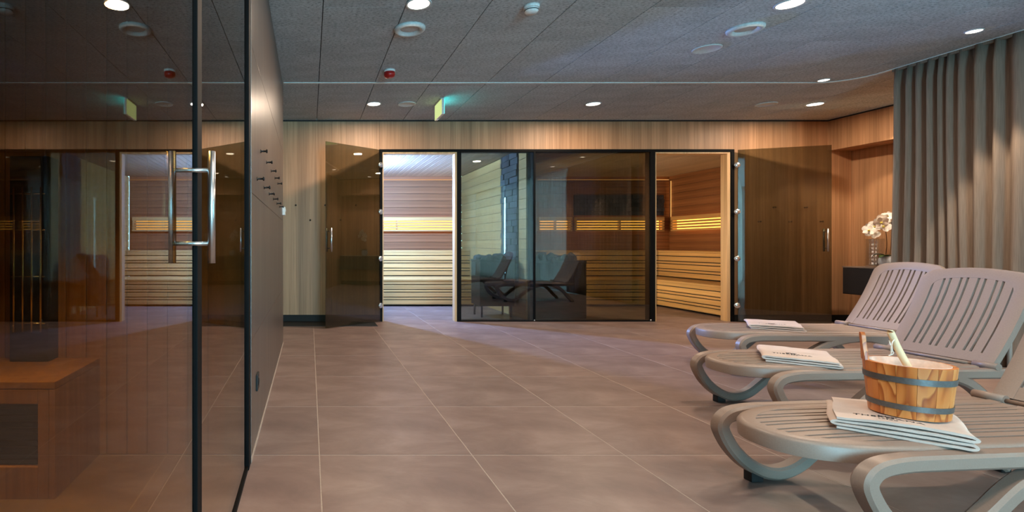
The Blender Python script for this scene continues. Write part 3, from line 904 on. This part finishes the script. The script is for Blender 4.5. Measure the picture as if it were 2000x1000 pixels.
obj('dial', lathe([(0, 0.0281), (0.014, 0.0281), (0.013, 0.034), (0, 0.034)], 20), 'vent_white', th, (0, 0, 0.005), (0, PI / 2, 0))

# ================================================================== CURTAINS
def curtain(name, label, y0, y1, seed, amp=0.036, pitch=0.10, x=5.55, mt='curtain_cloth'):
    rg = random.Random(seed)
    n = int((y1 - y0) / 0.011); nz = 14
    ph = []; p = 0.0
    folds = []
    y = y0
    while y < y1:
        wd = pitch * rg.uniform(0.6, 1.5); folds.append((y, wd, rg.uniform(0.55, 1.25), rg.uniform(-0.3, 0.3))); y += wd
    bm = bmesh.new(); grid = []
    fi = 0
    for i in range(n + 1):
        yy = y0 + (y1 - y0) * i / n
        while fi < len(folds) - 1 and yy > folds[fi][0] + folds[fi][1]: fi += 1
        f0, wd, a, sk_ = folds[fi]
        u = min(1, max(0, (yy - f0) / wd))
        s = math.cos(2 * PI * (u + sk_ * 0.25 * math.sin(2 * PI * u)))
        row = []
        for k in range(nz + 1):
            v = k / nz
            z = 0.015 + (CEIL - 0.022) * v
            gather = 1.0 - 0.55 * max(0, (v - 0.93) / 0.07)
            am = amp * a * gather * (1 + 0.18 * math.sin(3.1 * v + f0 * 7))
            drift = 0.018 * math.sin(4.0 * (1 - v) + f0 * 9) * (1 - v)
            row.append(bm.verts.new((x + s * am, yy + drift, z)))
        grid.append(row)
    for a, b in zip(grid, grid[1:]):
        for k in range(nz):
            bm.faces.new((a[k], b[k], b[k + 1], a[k + 1]))
    me = me_from(bm, smooth=True)
    root = thing(name, label, 'curtain', group='floor length curtains')
    o = obj('cloth', me, mt, root)
    sol = o.modifiers.new('thickness', 'SOLIDIFY'); sol.thickness = 0.003
    obj('heading_tape', box(x - 0.012, x + 0.012, y0, y1, CEIL - 0.03, CEIL - 0.0065), mt, root)
    return root
curtain('curtain', 'long pleated grey curtain beside the loungers', 2.72, 4.87, 5)
curtain('curtain', 'sheer pale curtain over the window nearer the camera', -0.75, 2.70, 9, mt='sheer_cloth')
curtain('curtain', 'sheer pale curtain over the window behind the viewer', -3.3, -0.95, 13, mt='sheer_cloth')

# ================================================================== CONSOLE, VASES, ORCHIDS
cs = thing('console', 'dark wall mounted console in the oak recess', 'console')
obj('carcass', box(6.87, 7.268, 4.95, 6.60, 0.40, 0.737, 0.003), 'console_dark', cs)
obj('top', box(6.865, 7.268, 4.95, 6.605, 0.7372, 0.753, 0.002), 'console_top', cs)
for k in range(2):
    obj('drawer_front', box(6.862, 6.8695, 4.96 + k * 0.82, 5.77 + k * 0.82, 0.41, 0.73, 0.002), 'console_dark', cs)
def ribbed_vase(label, x, y, r, h):
    bm = bmesh.new(); seg = 48; rings = []
    prof = [(r * 0.96, 0.0), (r, 0.01)] + [(r * (1 + (0.03 if k % 2 else -0.01)), 0.01 + (h - 0.02) * k / 14) for k in range(1, 14)] + [(r, h), (r - 0.008, h), (r - 0.009, h * 0.5), (r - 0.009, 0.02)]
    for rr, z in prof:
        rings.append([bm.verts.new(((rr * (1 + 0.018 * (k % 2))) * math.cos(2 * PI * k / seg), (rr * (1 + 0.018 * (k % 2))) * math.sin(2 * PI * k / seg), z)) for k in range(seg)])
    for a, b in zip(rings, rings[1:]):
        for k in range(seg): bm.faces.new((a[k], a[(k + 1) % seg], b[(k + 1) % seg], b[k]))
    bm.faces.new(rings[0]); bm.faces.new(rings[-1])
    return tag(obj('glass_vase', me_from(bm), 'vase_glass', None, (x, y, 0.7535)), label, 'vase', 'glass vases')
ribbed_vase('textured glass cylinder vase on the console beside the white orchid', 7.085, 6.42, 0.083, 0.35)
def petal_mesh():
    bm = bmesh.new()
    def petal(ang, ln, wd, cup):
        R = Matrix.Rotation(ang, 3, 'Z')
        rows = []
        for i in range(6):
            t_ = i / 5; w_ = wd * math.sin(PI * (0.12 + 0.83 * t_)) ** 0.8
            rows.append([bm.verts.new(R @ Vector((s * w_, 0.004 + ln * t_, cup * (t_ ** 2) - 0.35 * abs(s) * w_ * 0.3 + 0.002))) for s in (-1, -0.5, 0, 0.5, 1)])
        for a, b in zip(rows, rows[1:]):
            for k in range(4): bm.faces.new((a[k], a[k + 1], b[k + 1], b[k]))
    for a, ln, wd in ((0, 0.040, 0.016), (2.2, 0.038, 0.015), (-2.2, 0.038, 0.015), (1.25, 0.044, 0.026), (-1.25, 0.044, 0.026)):
        petal(a, ln, wd, 0.006)
    return me_from(bm, smooth=True)
FLOWER = petal_mesh()
HEART = lathe([(0, 0.0), (0.006, 0.003), (0.008, 0.009), (0.005, 0.016), (0, 0.019)], 12)
def orchid(label, x, y, seed, flip=1):
    rg = random.Random(seed)
    t = thing('potted_orchid', label, 'orchid', (x, y, 0.7535), group='potted orchids')
    obj('pot', lathe([(0, 0), (0.050, 0), (0.070, 0.02), (0.084, 0.06), (0.080, 0.105), (0.062, 0.135), (0.055, 0.14), (0.052, 0.13), (0.0, 0.118)], 32), 'pot_ceramic', t)
    def leaf(ang, ln, wd, rise):
        bm = bmesh.new(); R = Matrix.Rotation(ang, 3, 'Z'); rows = []
        for i in range(9):
            u = i / 8; w_ = wd * math.sin(PI * min(0.97, 0.18 + 0.8 * u)) ** 0.7
            c = R @ Vector((ln * u, 0, 0)); c.z = 0.125 + rise * math.sin(u * 2.2) - 0.03 * u * u
            rows.append([bm.verts.new(c + R @ Vector((0, s * w_, 0.25 * abs(s) * w_))) for s in (-1, 0, 1)])
        for a, b in zip(rows, rows[1:]):
            for k in range(2): bm.faces.new((a[k], a[k + 1], b[k + 1], b[k]))
        o = obj('leaf', me_from(bm, smooth=True), 'leaf', t)
        sm = o.modifiers.new('thickness', 'SOLIDIFY'); sm.thickness = 0.003
    leaf(PI + 0.35, 0.17, 0.032, 0.035); leaf(PI - 0.5, 0.13, 0.028, 0.05); leaf(0.3, 0.16, 0.03, 0.04); leaf(-0.9, 0.13, 0.028, 0.045)
    for s in (0, 1):
        dy = (-0.02, 0.025)[s]; hgt = (0.61, 0.52)[s]; reach = (-0.02, -0.06)[s] 
        pts = catmull([(0, dy, 0.11), (0.02 , dy, 0.28), (0.015, dy * 1.5, hgt - 0.06), (-0.03, dy * 2, hgt), (-0.09 + reach, dy * 2 - 0.01, hgt - 0.03), (-0.13 + reach, dy * 2 - 0.02, hgt - 0.12)], 5)
        obj('stalk', tube(pts, 0.0035, 8), 'stem', t)
        cnt = 9
        for k in range(cnt):
            p = pts[int(len(pts) * (0.47 + 0.5 * k / (cnt - 1)))  if int(len(pts) * (0.47 + 0.5 * k / (cnt - 1))) < len(pts) else -1]
            sd_ = -1 if k % 2 else 1
            loc = p + Vector((sd_ * 0.022 - 0.012, -0.016 + rg.uniform(-0.02, 0.015), rg.uniform(-0.02, 0.02)))
            f = obj('flower', FLOWER, 'petal', t, loc, (PI / 2 + rg.uniform(-0.35, 0.25), rg.uniform(-0.5, 0.5), -0.7 + rg.uniform(-0.6, 0.5)))
            sc_ = rg.uniform(1.3, 1.65); f.scale = (sc_, sc_, sc_)
            obj('flower_heart', HEART, 'petal_heart', f)
    return t
orchid('white orchid in a pale ceramic pot on the console by the curtain edge', 6.985, 6.19, 2)
orchid('white orchid on the console hidden behind the curtain, seen in reflections', 7.07, 5.55, 4)

# ================================================================== SUN LOUNGERS
ZS = 0.342
def lounger(label):
    L = thing('sun_lounger', label, 'sun lounger', group='taupe plastic sun loungers')
    XF, XB, W = -1.375, -0.03, 0.245
    TL = 0.46
    def droop(x): return -0.008 * max(0.0, (-1.0 - x) / 0.36) ** 2
    def half(x, W=W, xf=XF, ln=0.50, p=2.4):
        u = (xf + ln - x) / ln
        return W if u <= 0 else W * max(0.0, 1 - min(1, u) ** p) ** (1 / p)
    # border ring with apron: stations around the outline
    out = []
    xs = [XB - (XB - (XF + TL)) * k / 6 for k in range(7)]
    for x in xs[:-1]: out.append((x, W))
    N = 18
    for k in range(N + 1):
        a = PI / 2 * (1 - k / N)                                # superellipse sweep to the tip
        cx_, sy_ = math.cos(a) ** (2 / 2.4) if a < PI / 2 else 0.0, math.sin(a) ** (2 / 2.4)
        out.append((XF + TL - TL * cx_, W * sy_))
    out = out + [(x, -y) for x, y in reversed(out[:-1])]
    bw = 0.058
    def inner(pt, d):
        x, y = pt
        xi = XF + TL + (x - XF - TL) * (TL - d) / TL if x < XF + TL else x
        return (xi, y * (W - d) / W)
    bm = bmesh.new(); rings = []
    sec = [(bw, -0.014), (bw, 0.0), (0.02, 0.001), (0.006, -0.004), (0.0, -0.014), (0.003, -0.062), (0.014, -0.066), (0.02, -0.020)]
    for pt in out:
        ring = []
        for d, z in sec:
            x, y = inner(pt, d); ring.append(bm.verts.new((x, y, ZS + z + droop(x))))
        rings.append(ring)
    for a, b in zip(rings, rings[1:]):
        for k in range(len(sec)): bm.faces.new((a[k], a[(k + 1) % len(sec)], b[(k + 1) % len(sec)], b[k]))
    bm.faces.new(rings[0]); bm.faces.new(rings[-1])
    obj('seat_border', smooth_by_angle(me_from(bm), 40), 'lounger_plastic', L)
    # seat slats, broad and narrow by turns
    Wi = W - bw + 0.004
    pat = []; y = -Wi
    bwid, nwid, sl = 0.046, 0.024, 0.0150
    seqn = ['n', 'b', 'n', 'b', 'n', 'b', 'n', 'b', 'n', 'b', 'n']
    tot = sum(bwid if s == 'b' else nwid for s in seqn) + sl * (len(seqn) - 1)
    kx = 2 * Wi / tot
    for s in seqn:
        w_ = (bwid if s == 'b' else nwid) * kx; pat.append((y, y + w_)); y += w_ + sl * kx
    for y0_, y1_ in pat:
        def front(yv):
            yy = min(0.9999, abs(yv) / (W - bw + 0.006))
            return XF + TL - (TL - bw + 0.004) * (1 - yy ** 2.4) ** (1 / 2.4)
        bm = bmesh.new(); rings = []
        for k in range(13):
            t_ = (k / 12) ** 1.5
            a_, b_ = front(y0_), front(y1_)
            xa, xb = a_ + (XB - 0.02 - a_) * t_, b_ + (XB - 0.02 - b_) * t_
            za, zb = ZS - 0.001 + droop(xa), ZS - 0.001 + droop(xb)
            rings.append([bm.verts.new(p) for p in ((xa, y0_, za - 0.013), (xa, y0_, za), (xb, y1_, zb), (xb, y1_, zb - 0.013))])
        for a, b in zip(rings, rings[1:]):
            for k in range(4): bm.faces.new((a[k], a[(k + 1) % 4], b[(k + 1) % 4], b[k]))
        bm.faces.new(rings[0]); bm.faces.new(rings[-1])
        obj('slat', smooth_by_angle(me_from(bm), 30), 'lounger_plastic', L)
    obj('rear_rail', box(XB - 0.07, XB, -W + bw, W - bw, ZS - 0.040, ZS - 0.0025, 0.004), 'lounger_plastic', L)
    obj('cross_brace', box(-0.80, -0.74, -0.26, 0.26, ZS - 0.052, ZS - 0.017, 0.004), 'lounger_plastic', L)
    # side rail flowing into the front loop and the wave shaped legs
    zc = ZS - 0.033
    path = [(0.14, zc), (-0.2, zc), (-0.6, zc), (-1.02, zc), (-1.15, zc - 0.003), (-1.230, zc - 0.018), (-1.266, zc - 0.050), (-1.264, 0.222), (-1.222, 0.150), (-1.155, 0.084),
            (-1.07, 0.040), (-0.99, 0.034), (-0.91, 0.062), (-0.82, 0.130), (-0.71, 0.215), (-0.58, 0.272), (-0.42, 0.304), (-0.28, 0.300), (-0.15, 0.255), (-0.04, 0.165), (0.05, 0.070), (0.11, 0.022)]
    cp = catmull(path, 5)
    for s in (-1, 1):
        y0_, y1_ = sorted((s * 0.243, s * 0.300))
        obj('side_frame', ribbon(cp, 0.054, y0_, y1_, 0.010), 'lounger_plastic', L)
        obj('foot', box(-1.14, -1.085, y0_ + 0.008, y1_ - 0.008, 0.0, 0.05, 0.004), 'rubber', L)
        obj('foot', box(0.075, 0.125, y0_ + 0.008, y1_ - 0.008, 0.0, 0.03, 0.004), 'rubber', L)
    # backrest
    th_ = math.radians(63); ub = 0.605; HB = 0.262
    def B(u, v, nz):
        n_ = nz - 0.022 * math.sin(PI * min(1, max(0, u / ub)))
        return (0.03 + u * math.cos(th_) - n_ * math.sin(th_), v, ZS + 0.012 + u * math.sin(th_) + n_ * math.cos(th_))
    back = bpy.data.objects.new('backrest', None); COL.objects.link(back); back.parent = L
    outl = []
    for k in range(6): outl.append((0.0 + (ub - 0.10) * k / 5, HB))
    for k in range(1, 9):
        a = PI / 2 * k / 8; outl.append((ub - 0.10 + 0.085 * math.sin(a), HB - 0.10 + 0.10 * math.cos(a)))
    for k in range(1, 5):
        v = (HB - 0.10) * (1 - k / 4); outl.append((ub - 0.015 + 0.015 * (1 - (v / (HB - 0.10)) ** 2), v))
    outl = outl + [(u, -v) for u, v in reversed(outl[:-1])]
    cu, cv = 0.30, 0.0
    side, top = 0.072, 0.070
    def shrink(pt, d):
        u, v = pt
        vv = v * (HB - d * side) / HB
        uu = u if u < 0.3 else 0.3 + (u - 0.3) * (ub - 0.3 - d * top) / (ub - 0.3)
        return uu, vv
    bm = bmesh.new(); rings = []
    sec = [(1.0, -0.016), (1.0, 0.0), (0.30, 0.004), (0.08, 0.000), (0.0, -0.012), (0.0, -0.026), (0.10, -0.030)]
    for pt in outl:
        rings.append([bm.verts.new(B(*shrink(pt, d), z)) for d, z in sec])
    for a, b in zip(rings, rings[1:]):
        for k in range(len(sec)): bm.faces.new((a[k], a[(k + 1) % len(sec)], b[(k + 1) % len(sec)], b[k]))
    bm.faces.new(rings[0]); bm.faces.new(rings[-1])
    obj('back_frame', smooth_by_angle(me_from(bm), 40), 'lounger_plastic', back)
    Wb = HB - side + 0.003
    seqn = ['b', 'n', 'b', 'n', 'b', 'n', 'b', 'n', 'b']
    bw_, nw_, sl_ = 0.043, 0.020, 0.0140
    # leading slots sit right against the frame
    tot = sum(bw_ if s == 'b' else nw_ for s in seqn) + sl_ * (len(seqn) + 1); kx = 2 * Wb / tot
    v = -Wb + sl_ * kx
    for s in seqn:
        w_ = (bw_ if s == 'b' else nw_) * kx
        bm = bmesh.new(); rings = []
        for k in range(9):
            u = 0.055 + (ub - top + 0.004 - 0.055) * k / 8
            rings.append([bm.verts.new(B(u, vv, z)) for vv, z in ((v, -0.014), (v, -0.001), (v + w_, -0.001), (v + w_, -0.014))])
        for a, b in zip(rings, rings[1:]):
            for k in range(4): bm.faces.new((a[k], a[(k + 1) % 4], b[(k + 1) % 4], b[k]))
        bm.faces.new(rings[0]); bm.faces.new(rings[-1])
        obj('slat', smooth_by_angle(me_from(bm), 30), 'lounger_plastic', back)
        v += w_ + sl_ * kx
    bm = bmesh.new(); rings = []
    for v in (-HB + 0.01, HB - 0.01):
        rings.append([bm.verts.new(B(u, v, z)) for u, z in ((0.0, -0.024), (0.0, -0.001), (0.06, -0.001), (0.06, -0.024))])
    for k in range(4): bm.faces.new((rings[0][k], rings[0][(k + 1) % 4], rings[1][(k + 1) % 4], rings[1][k]))
    bm.faces.new(rings[0]); bm.faces.new(rings[-1])
    obj('lower_rail', me_from(bm), 'lounger_plastic', back)
    for s in (-1, 1):
        y0_, y1_ = sorted((s * 0.195, s * 0.298))
        obj('hinge_knob', tube([(0.005, y0_, ZS + 0.006), (0.005, (y0_ + y1_) / 2, ZS + 0.006), (0.005, y1_, ZS + 0.006)], 0.019, 18), 'lounger_plastic', L)
    obj('hinge_bar', tube([(0.005, -0.195, ZS + 0.002), (0.005, 0, ZS + 0.002), (0.005, 0.195, ZS + 0.002)], 0.010, 12), 'lounger_plastic', L)
    # prop strut that holds the raised back
    for s in (-1, 1):
        p0 = B(0.30, s * 0.20, -0.03); p1 = (0.125, s * 0.26, ZS - 0.03)
        obj('prop_strut', tube([p0, tuple((a + b) / 2 for a, b in zip(p0, p1)), p1], 0.010, 10), 'lounger_plastic', L)
    return L
LA = lounger('nearest sun lounger, with the wooden bucket standing on its towel')
LB = copy_tree(LA); LB['label'] = 'middle sun lounger of the three, a folded towel lying flat on it'
LC = copy_tree(LA); LC['label'] = 'farthest sun lounger of the three, in front of the console'
LPOS = [(LA, 3.07, 2.055, 4.5), (LB, 3.815, 3.145, 2.6), (LC, 4.63, 4.215, -1.8)]
for o, x, y, r in LPOS:
    o.location = (x, y, 0); o.rotation_euler = (0, 0, math.radians(r))

# ================================================================== TOWELS
def towel(label, x, y, z, rz, ln, dp, layers, seed, th=0.0085, text=0.0):
    T = thing('folded_towel', label, 'towel', (x, y, z), rz, group='folded towels on the loungers')
    rg = random.Random(seed)
    pitch = th + 0.0040
    path = []
    h = ln / 2
    for k in range(layers):
        zz = th / 2 + k * pitch
        xs = [(-h + 0.012) + (2 * h - 0.024) * i / 8 for i in range(9)]
        if k % 2: xs = xs[::-1]
        for xx in xs:
            e = abs(xx) / h
            path.append((xx, zz + (0.004 * (1 - e * e) * k / max(1, layers - 1)) + rg.uniform(-0.0008, 0.0008)))
        if k < layers - 1:
            sx = 1 if k % 2 == 0 else -1
            path.append((sx * (h + 0.002 * rg.uniform(-1, 1)), zz + pitch / 2))
    cp = catmull(path, 3)
    bm = bmesh.new(); ny = 8; rows = []
    nrm = []
    for i, p in enumerate(cp):
        d = (cp[min(i + 1, len(cp) - 1)] - cp[max(i - 1, 0)]).normalized(); nrm.append(Vector((-d.y, d.x)))
    w1, w2 = rg.uniform(0, 6), rg.uniform(0, 6)
    def pt(i, j, s):
        p = cp[i] + nrm[i] * s * th / 2
        v = -1 + 2 * j / ny
        lay = p.y / (pitch * layers)
        edge = (1 - 0.018 * math.sin(i * 0.21 + w1)) 
        wav = 0.0030 * lay * math.sin(5 * v + 9 * p.x + w2) + 0.0035 * lay * math.sin(12 * p.x + w1)
        return Vector((p.x + 0.004 * math.sin(3 * v + w2), v * dp / 2 * edge, p.y + max(-0.002, wav) * min(1, lay * 1.6)))
    A = [[bm.verts.new(pt(i, j, 1)) for j in range(ny + 1)] for i in range(len(cp))]
    Bv = [[bm.verts.new(pt(i, j, -1)) for j in range(ny + 1)] for i in range(len(cp))]
    for i in range(len(cp) - 1):
        for j in range(ny):
            bm.faces.new((A[i][j], A[i][j + 1], A[i + 1][j + 1], A[i + 1][j]))
            bm.faces.new((Bv[i][j], Bv[i + 1][j], Bv[i + 1][j + 1], Bv[i][j + 1]))
        bm.faces.new((A[i][0], A[i + 1][0], Bv[i + 1][0], Bv[i][0]))
        bm.faces.new((A[i][ny], Bv[i][ny], Bv[i + 1][ny], A[i + 1][ny]))
    for i in (0, len(cp) - 1):
        for j in range(ny): bm.faces.new((A[i][j], Bv[i][j], Bv[i][j + 1], A[i][j + 1]))
    obj('cloth', smooth_by_angle(me_from(bm), 50), 'towel_cloth', T)
    ztop = (layers - 1) * pitch + th + 0.0045
    return T, ztop

def text_mesh(body, size, bold=0.0, spacing=1.0):
    c = bpy.data.curves.new('lettering', 'FONT'); c.body = body; c.size = size; c.align_x = 'CENTER'; c.align_y = 'BOTTOM_BASELINE'
    c.offset = bold; c.space_character = spacing; c.extrude = 0.0006; c.resolution_u = 3
    o = bpy.data.objects.new('lettering_curve', c); COL.objects.link(o)
    dg = bpy.context.evaluated_depsgraph_get(); dg.update()
    me = bpy.data.meshes.new_from_object(o.evaluated_get(dg))
    bpy.data.objects.remove(o); bpy.data.curves.remove(c)
    me.materials.clear()
    return me
T_MAIN = text_mesh('THERMANA', 0.042, 0.0004, 1.12)
T_SUB = text_mesh('LAŠKO', 0.018, 0.0002, 1.3)
def logo_mesh():
    bm = bmesh.new()
    x = -0.032
    for w_, h_ in ((0.006, 0.018), (0.012, 0.012), (0.006, 0.020), (0.010, 0.010), (0.012, 0.016), (0.005, 0.020)):
        add_box(bm, x, x + w_, 0, h_, -0.0005, 0.0008); x += w_ + 0.0025
    add_box(bm, -0.034, 0.034, -0.004, -0.0015, -0.0005, 0.0008)
    return me_from(bm)
LOGO = logo_mesh()
from mathutils.bvhtree import BVHTree
def lettering(T, x, y, z, rz=0, s=1.0):
    cloth = T.children[0].data
    tree = BVHTree.FromPolygons([v.co for v in cloth.vertices], [tuple(p.vertices) for p in cloth.polygons])
    for nm, src, dy in (('lettering', T_MAIN, 0.0), ('lettering', T_SUB, -0.026), ('emblem', LOGO, 0.042)):
        me = src.copy(); c, sn = math.cos(rz), math.sin(rz)
        ox, oy = x - dy * s * sn, y + dy * s * c
        for v in me.vertices:                                   # the print follows the cloth
            px, py = ox + s * (v.co.x * c - v.co.y * sn), oy + s * (v.co.x * sn + v.co.y * c)
            hit = tree.ray_cast(Vector((px, py, 0.5)), Vector((0, 0, -1)))
            v.co = Vector((px, py, (hit[0].z if hit[0] else z) + 0.0009 + v.co.z * 0.4))
        o = obj(nm, me, 'print_ink', T)
        o['label'] = 'dark printed ' + ('spa emblem' if nm == 'emblem' else 'lettering')
TA, za = towel('off-white folded towel under the wooden bucket, printed with dark lettering', 2.204, 1.935, ZS + 0.0008, math.radians(-43), 0.34, 0.34, 4, 3)
lettering(TA, -0.025, -0.128, za + 0.001, math.radians(-3), 0.72)
TB, zb_ = towel('off-white folded towel on the middle lounger', 2.93, 3.08, ZS + 0.0008, math.radians(-38), 0.33, 0.40, 3, 8)
lettering(TB, -0.03, -0.09, zb_ + 0.001, 0, 0.72)
TC, zc_ = towel('off-white folded towel on the farthest lounger', 3.87, 4.27, ZS + 0.0008, math.radians(-36), 0.34, 0.40, 3, 12)
lettering(TC, -0.02, -0.09, zc_ + 0.001, 0, 0.72)

# ================================================================== BUCKET AND LADLE
BX, BY, BZ = 2.246, 1.922, ZS + za + 0.006
bk = thing('sauna_bucket', 'wooden stave bucket with two steel hoops on the nearest towel', 'bucket', (BX, BY, BZ))
RB, RT, BH, TH, NS = 0.103, 0.119, 0.190, 0.012, 14
def stave(k, z0, z1, wtop=1.0):
    bm = bmesh.new(); a0 = 2 * PI * k / NS + 0.004; a1 = 2 * PI * (k + 1) / NS - 0.004
    rings = []
    for z in (z0, z1):
        r = RB + (RT - RB) * min(1.2, z / BH); ring = []
        for rr, aa in ((r, (a0, (a0 + a1) / 2, a1)), (r - TH, (a1, (a0 + a1) / 2, a0))):
            for a in aa:
                am = (a0 + a1) / 2; a = am + (a - am) * (wtop if z > BH * 1.01 else 1)
                q = rr * (1 - 0.008 * (1 - abs(a - am) / ((a1 - a0) / 2 + 1e-6)))
                ring.append(bm.verts.new((q * math.cos(a), q * math.sin(a), z)))
        rings.append(ring)
    for i in range(6): bm.faces.new((rings[0][i], rings[0][(i + 1) % 6], rings[1][(i + 1) % 6], rings[1][i]))
    bm.faces.new(rings[0]); bm.faces.new(rings[1])
    return me_from(bm)
for k in range(NS): obj('stave', stave(k, 0, BH), 'larch_stave', bk)
def hoop(z0, z1):
    r = lambda z: RB + (RT - RB) * z / BH + 0.0004
    return smooth_by_angle(lathe([(r(z0), z0), (r(z0) + 0.0022, z0), (r(z1) + 0.0022, z1), (r(z1), z1)], 56, closed=True))
obj('hoop', hoop(0.030, 0.050), 'band_steel', bk); obj('hoop', hoop(0.128, 0.150), 'band_steel', bk)
obj('liner', lathe([(0.0, 0.012), (RB - TH - 0.003, 0.012), (RT - TH - 0.002, BH - 0.006), (RT - TH - 0.002, BH + 0.001), (RT - TH - 0.005, BH + 0.001), (RB - TH - 0.006, 0.016), (0, 0.016)], 48), 'liner', bk)
# grip: one stave carried up, rounded at the tip, at the silhouette's left
ga = math.radians(148)
gp = [(0.022, BH - 0.002), (0.019, BH + 0.02), (0.013, BH + 0.045), (0.012, BH + 0.075), (0.013, BH + 0.09), (0.009, BH + 0.100), (0.002, BH + 0.1035)]
bm = bmesh.new(); rings = []
for w_, z in gp:
    r = RB + (RT - RB) * z / BH; c = Vector((math.cos(ga), math.sin(ga), 0)); tt = Vector((-math.sin(ga), math.cos(ga), 0))
    rings.append([bm.verts.new(c * (r + d) + tt * s + Vector((0, 0, z))) for d, s in ((0, -w_), (0, w_), (-TH * 0.5, w_ * 1.0), (-TH, w_ * 0.9), (-TH, -w_ * 0.9), (-TH * 0.5, -w_))])
for a, b in zip(rings, rings[1:]):
    for i in range(6): bm.faces.new((a[i], a[(i + 1) % 6], b[(i + 1) % 6], b[i]))
bm.faces.new(rings[0]); bm.faces.new(rings[-1])
obj('grip', smooth_by_angle(me_from(bm), 50), 'larch_stave', bk)
ld = thing('ladle', 'pale wooden ladle with a string loop leaning in the bucket', 'ladle', (BX, BY, BZ))
hp = [(0.035, -0.015, 0.055), (0.012, -0.005, 0.14), (-0.022, 0.012, 0.235), (-0.040, 0.020, 0.293), (-0.0425, 0.021, 0.300)]
obj('handle', tube(catmull(hp, 4), 0.0115, 14, 0.0105), 'pale_stick', ld)
obj('bowl', lathe([(0, 0.020), (0.030, 0.021), (0.040, 0.036), (0.042, 0.062), (0.039, 0.062), (0.036, 0.038), (0.028, 0.025), (0, 0.024)], 28), 'pale_stick', ld, (0.03, -0.012, 0.0))
obj('string', tube(catmull([(-0.036, 0.012, 0.275), (-0.056, 0.004, 0.262), (-0.060, 0.0, 0.238), (-0.052, 0.004, 0.222), (-0.064, 0.008, 0.214), (-0.050, 0.014, 0.216), (-0.050, 0.012, 0.24), (-0.046, 0.022, 0.268)], 5), 0.0018, 7), 'string_white', ld)
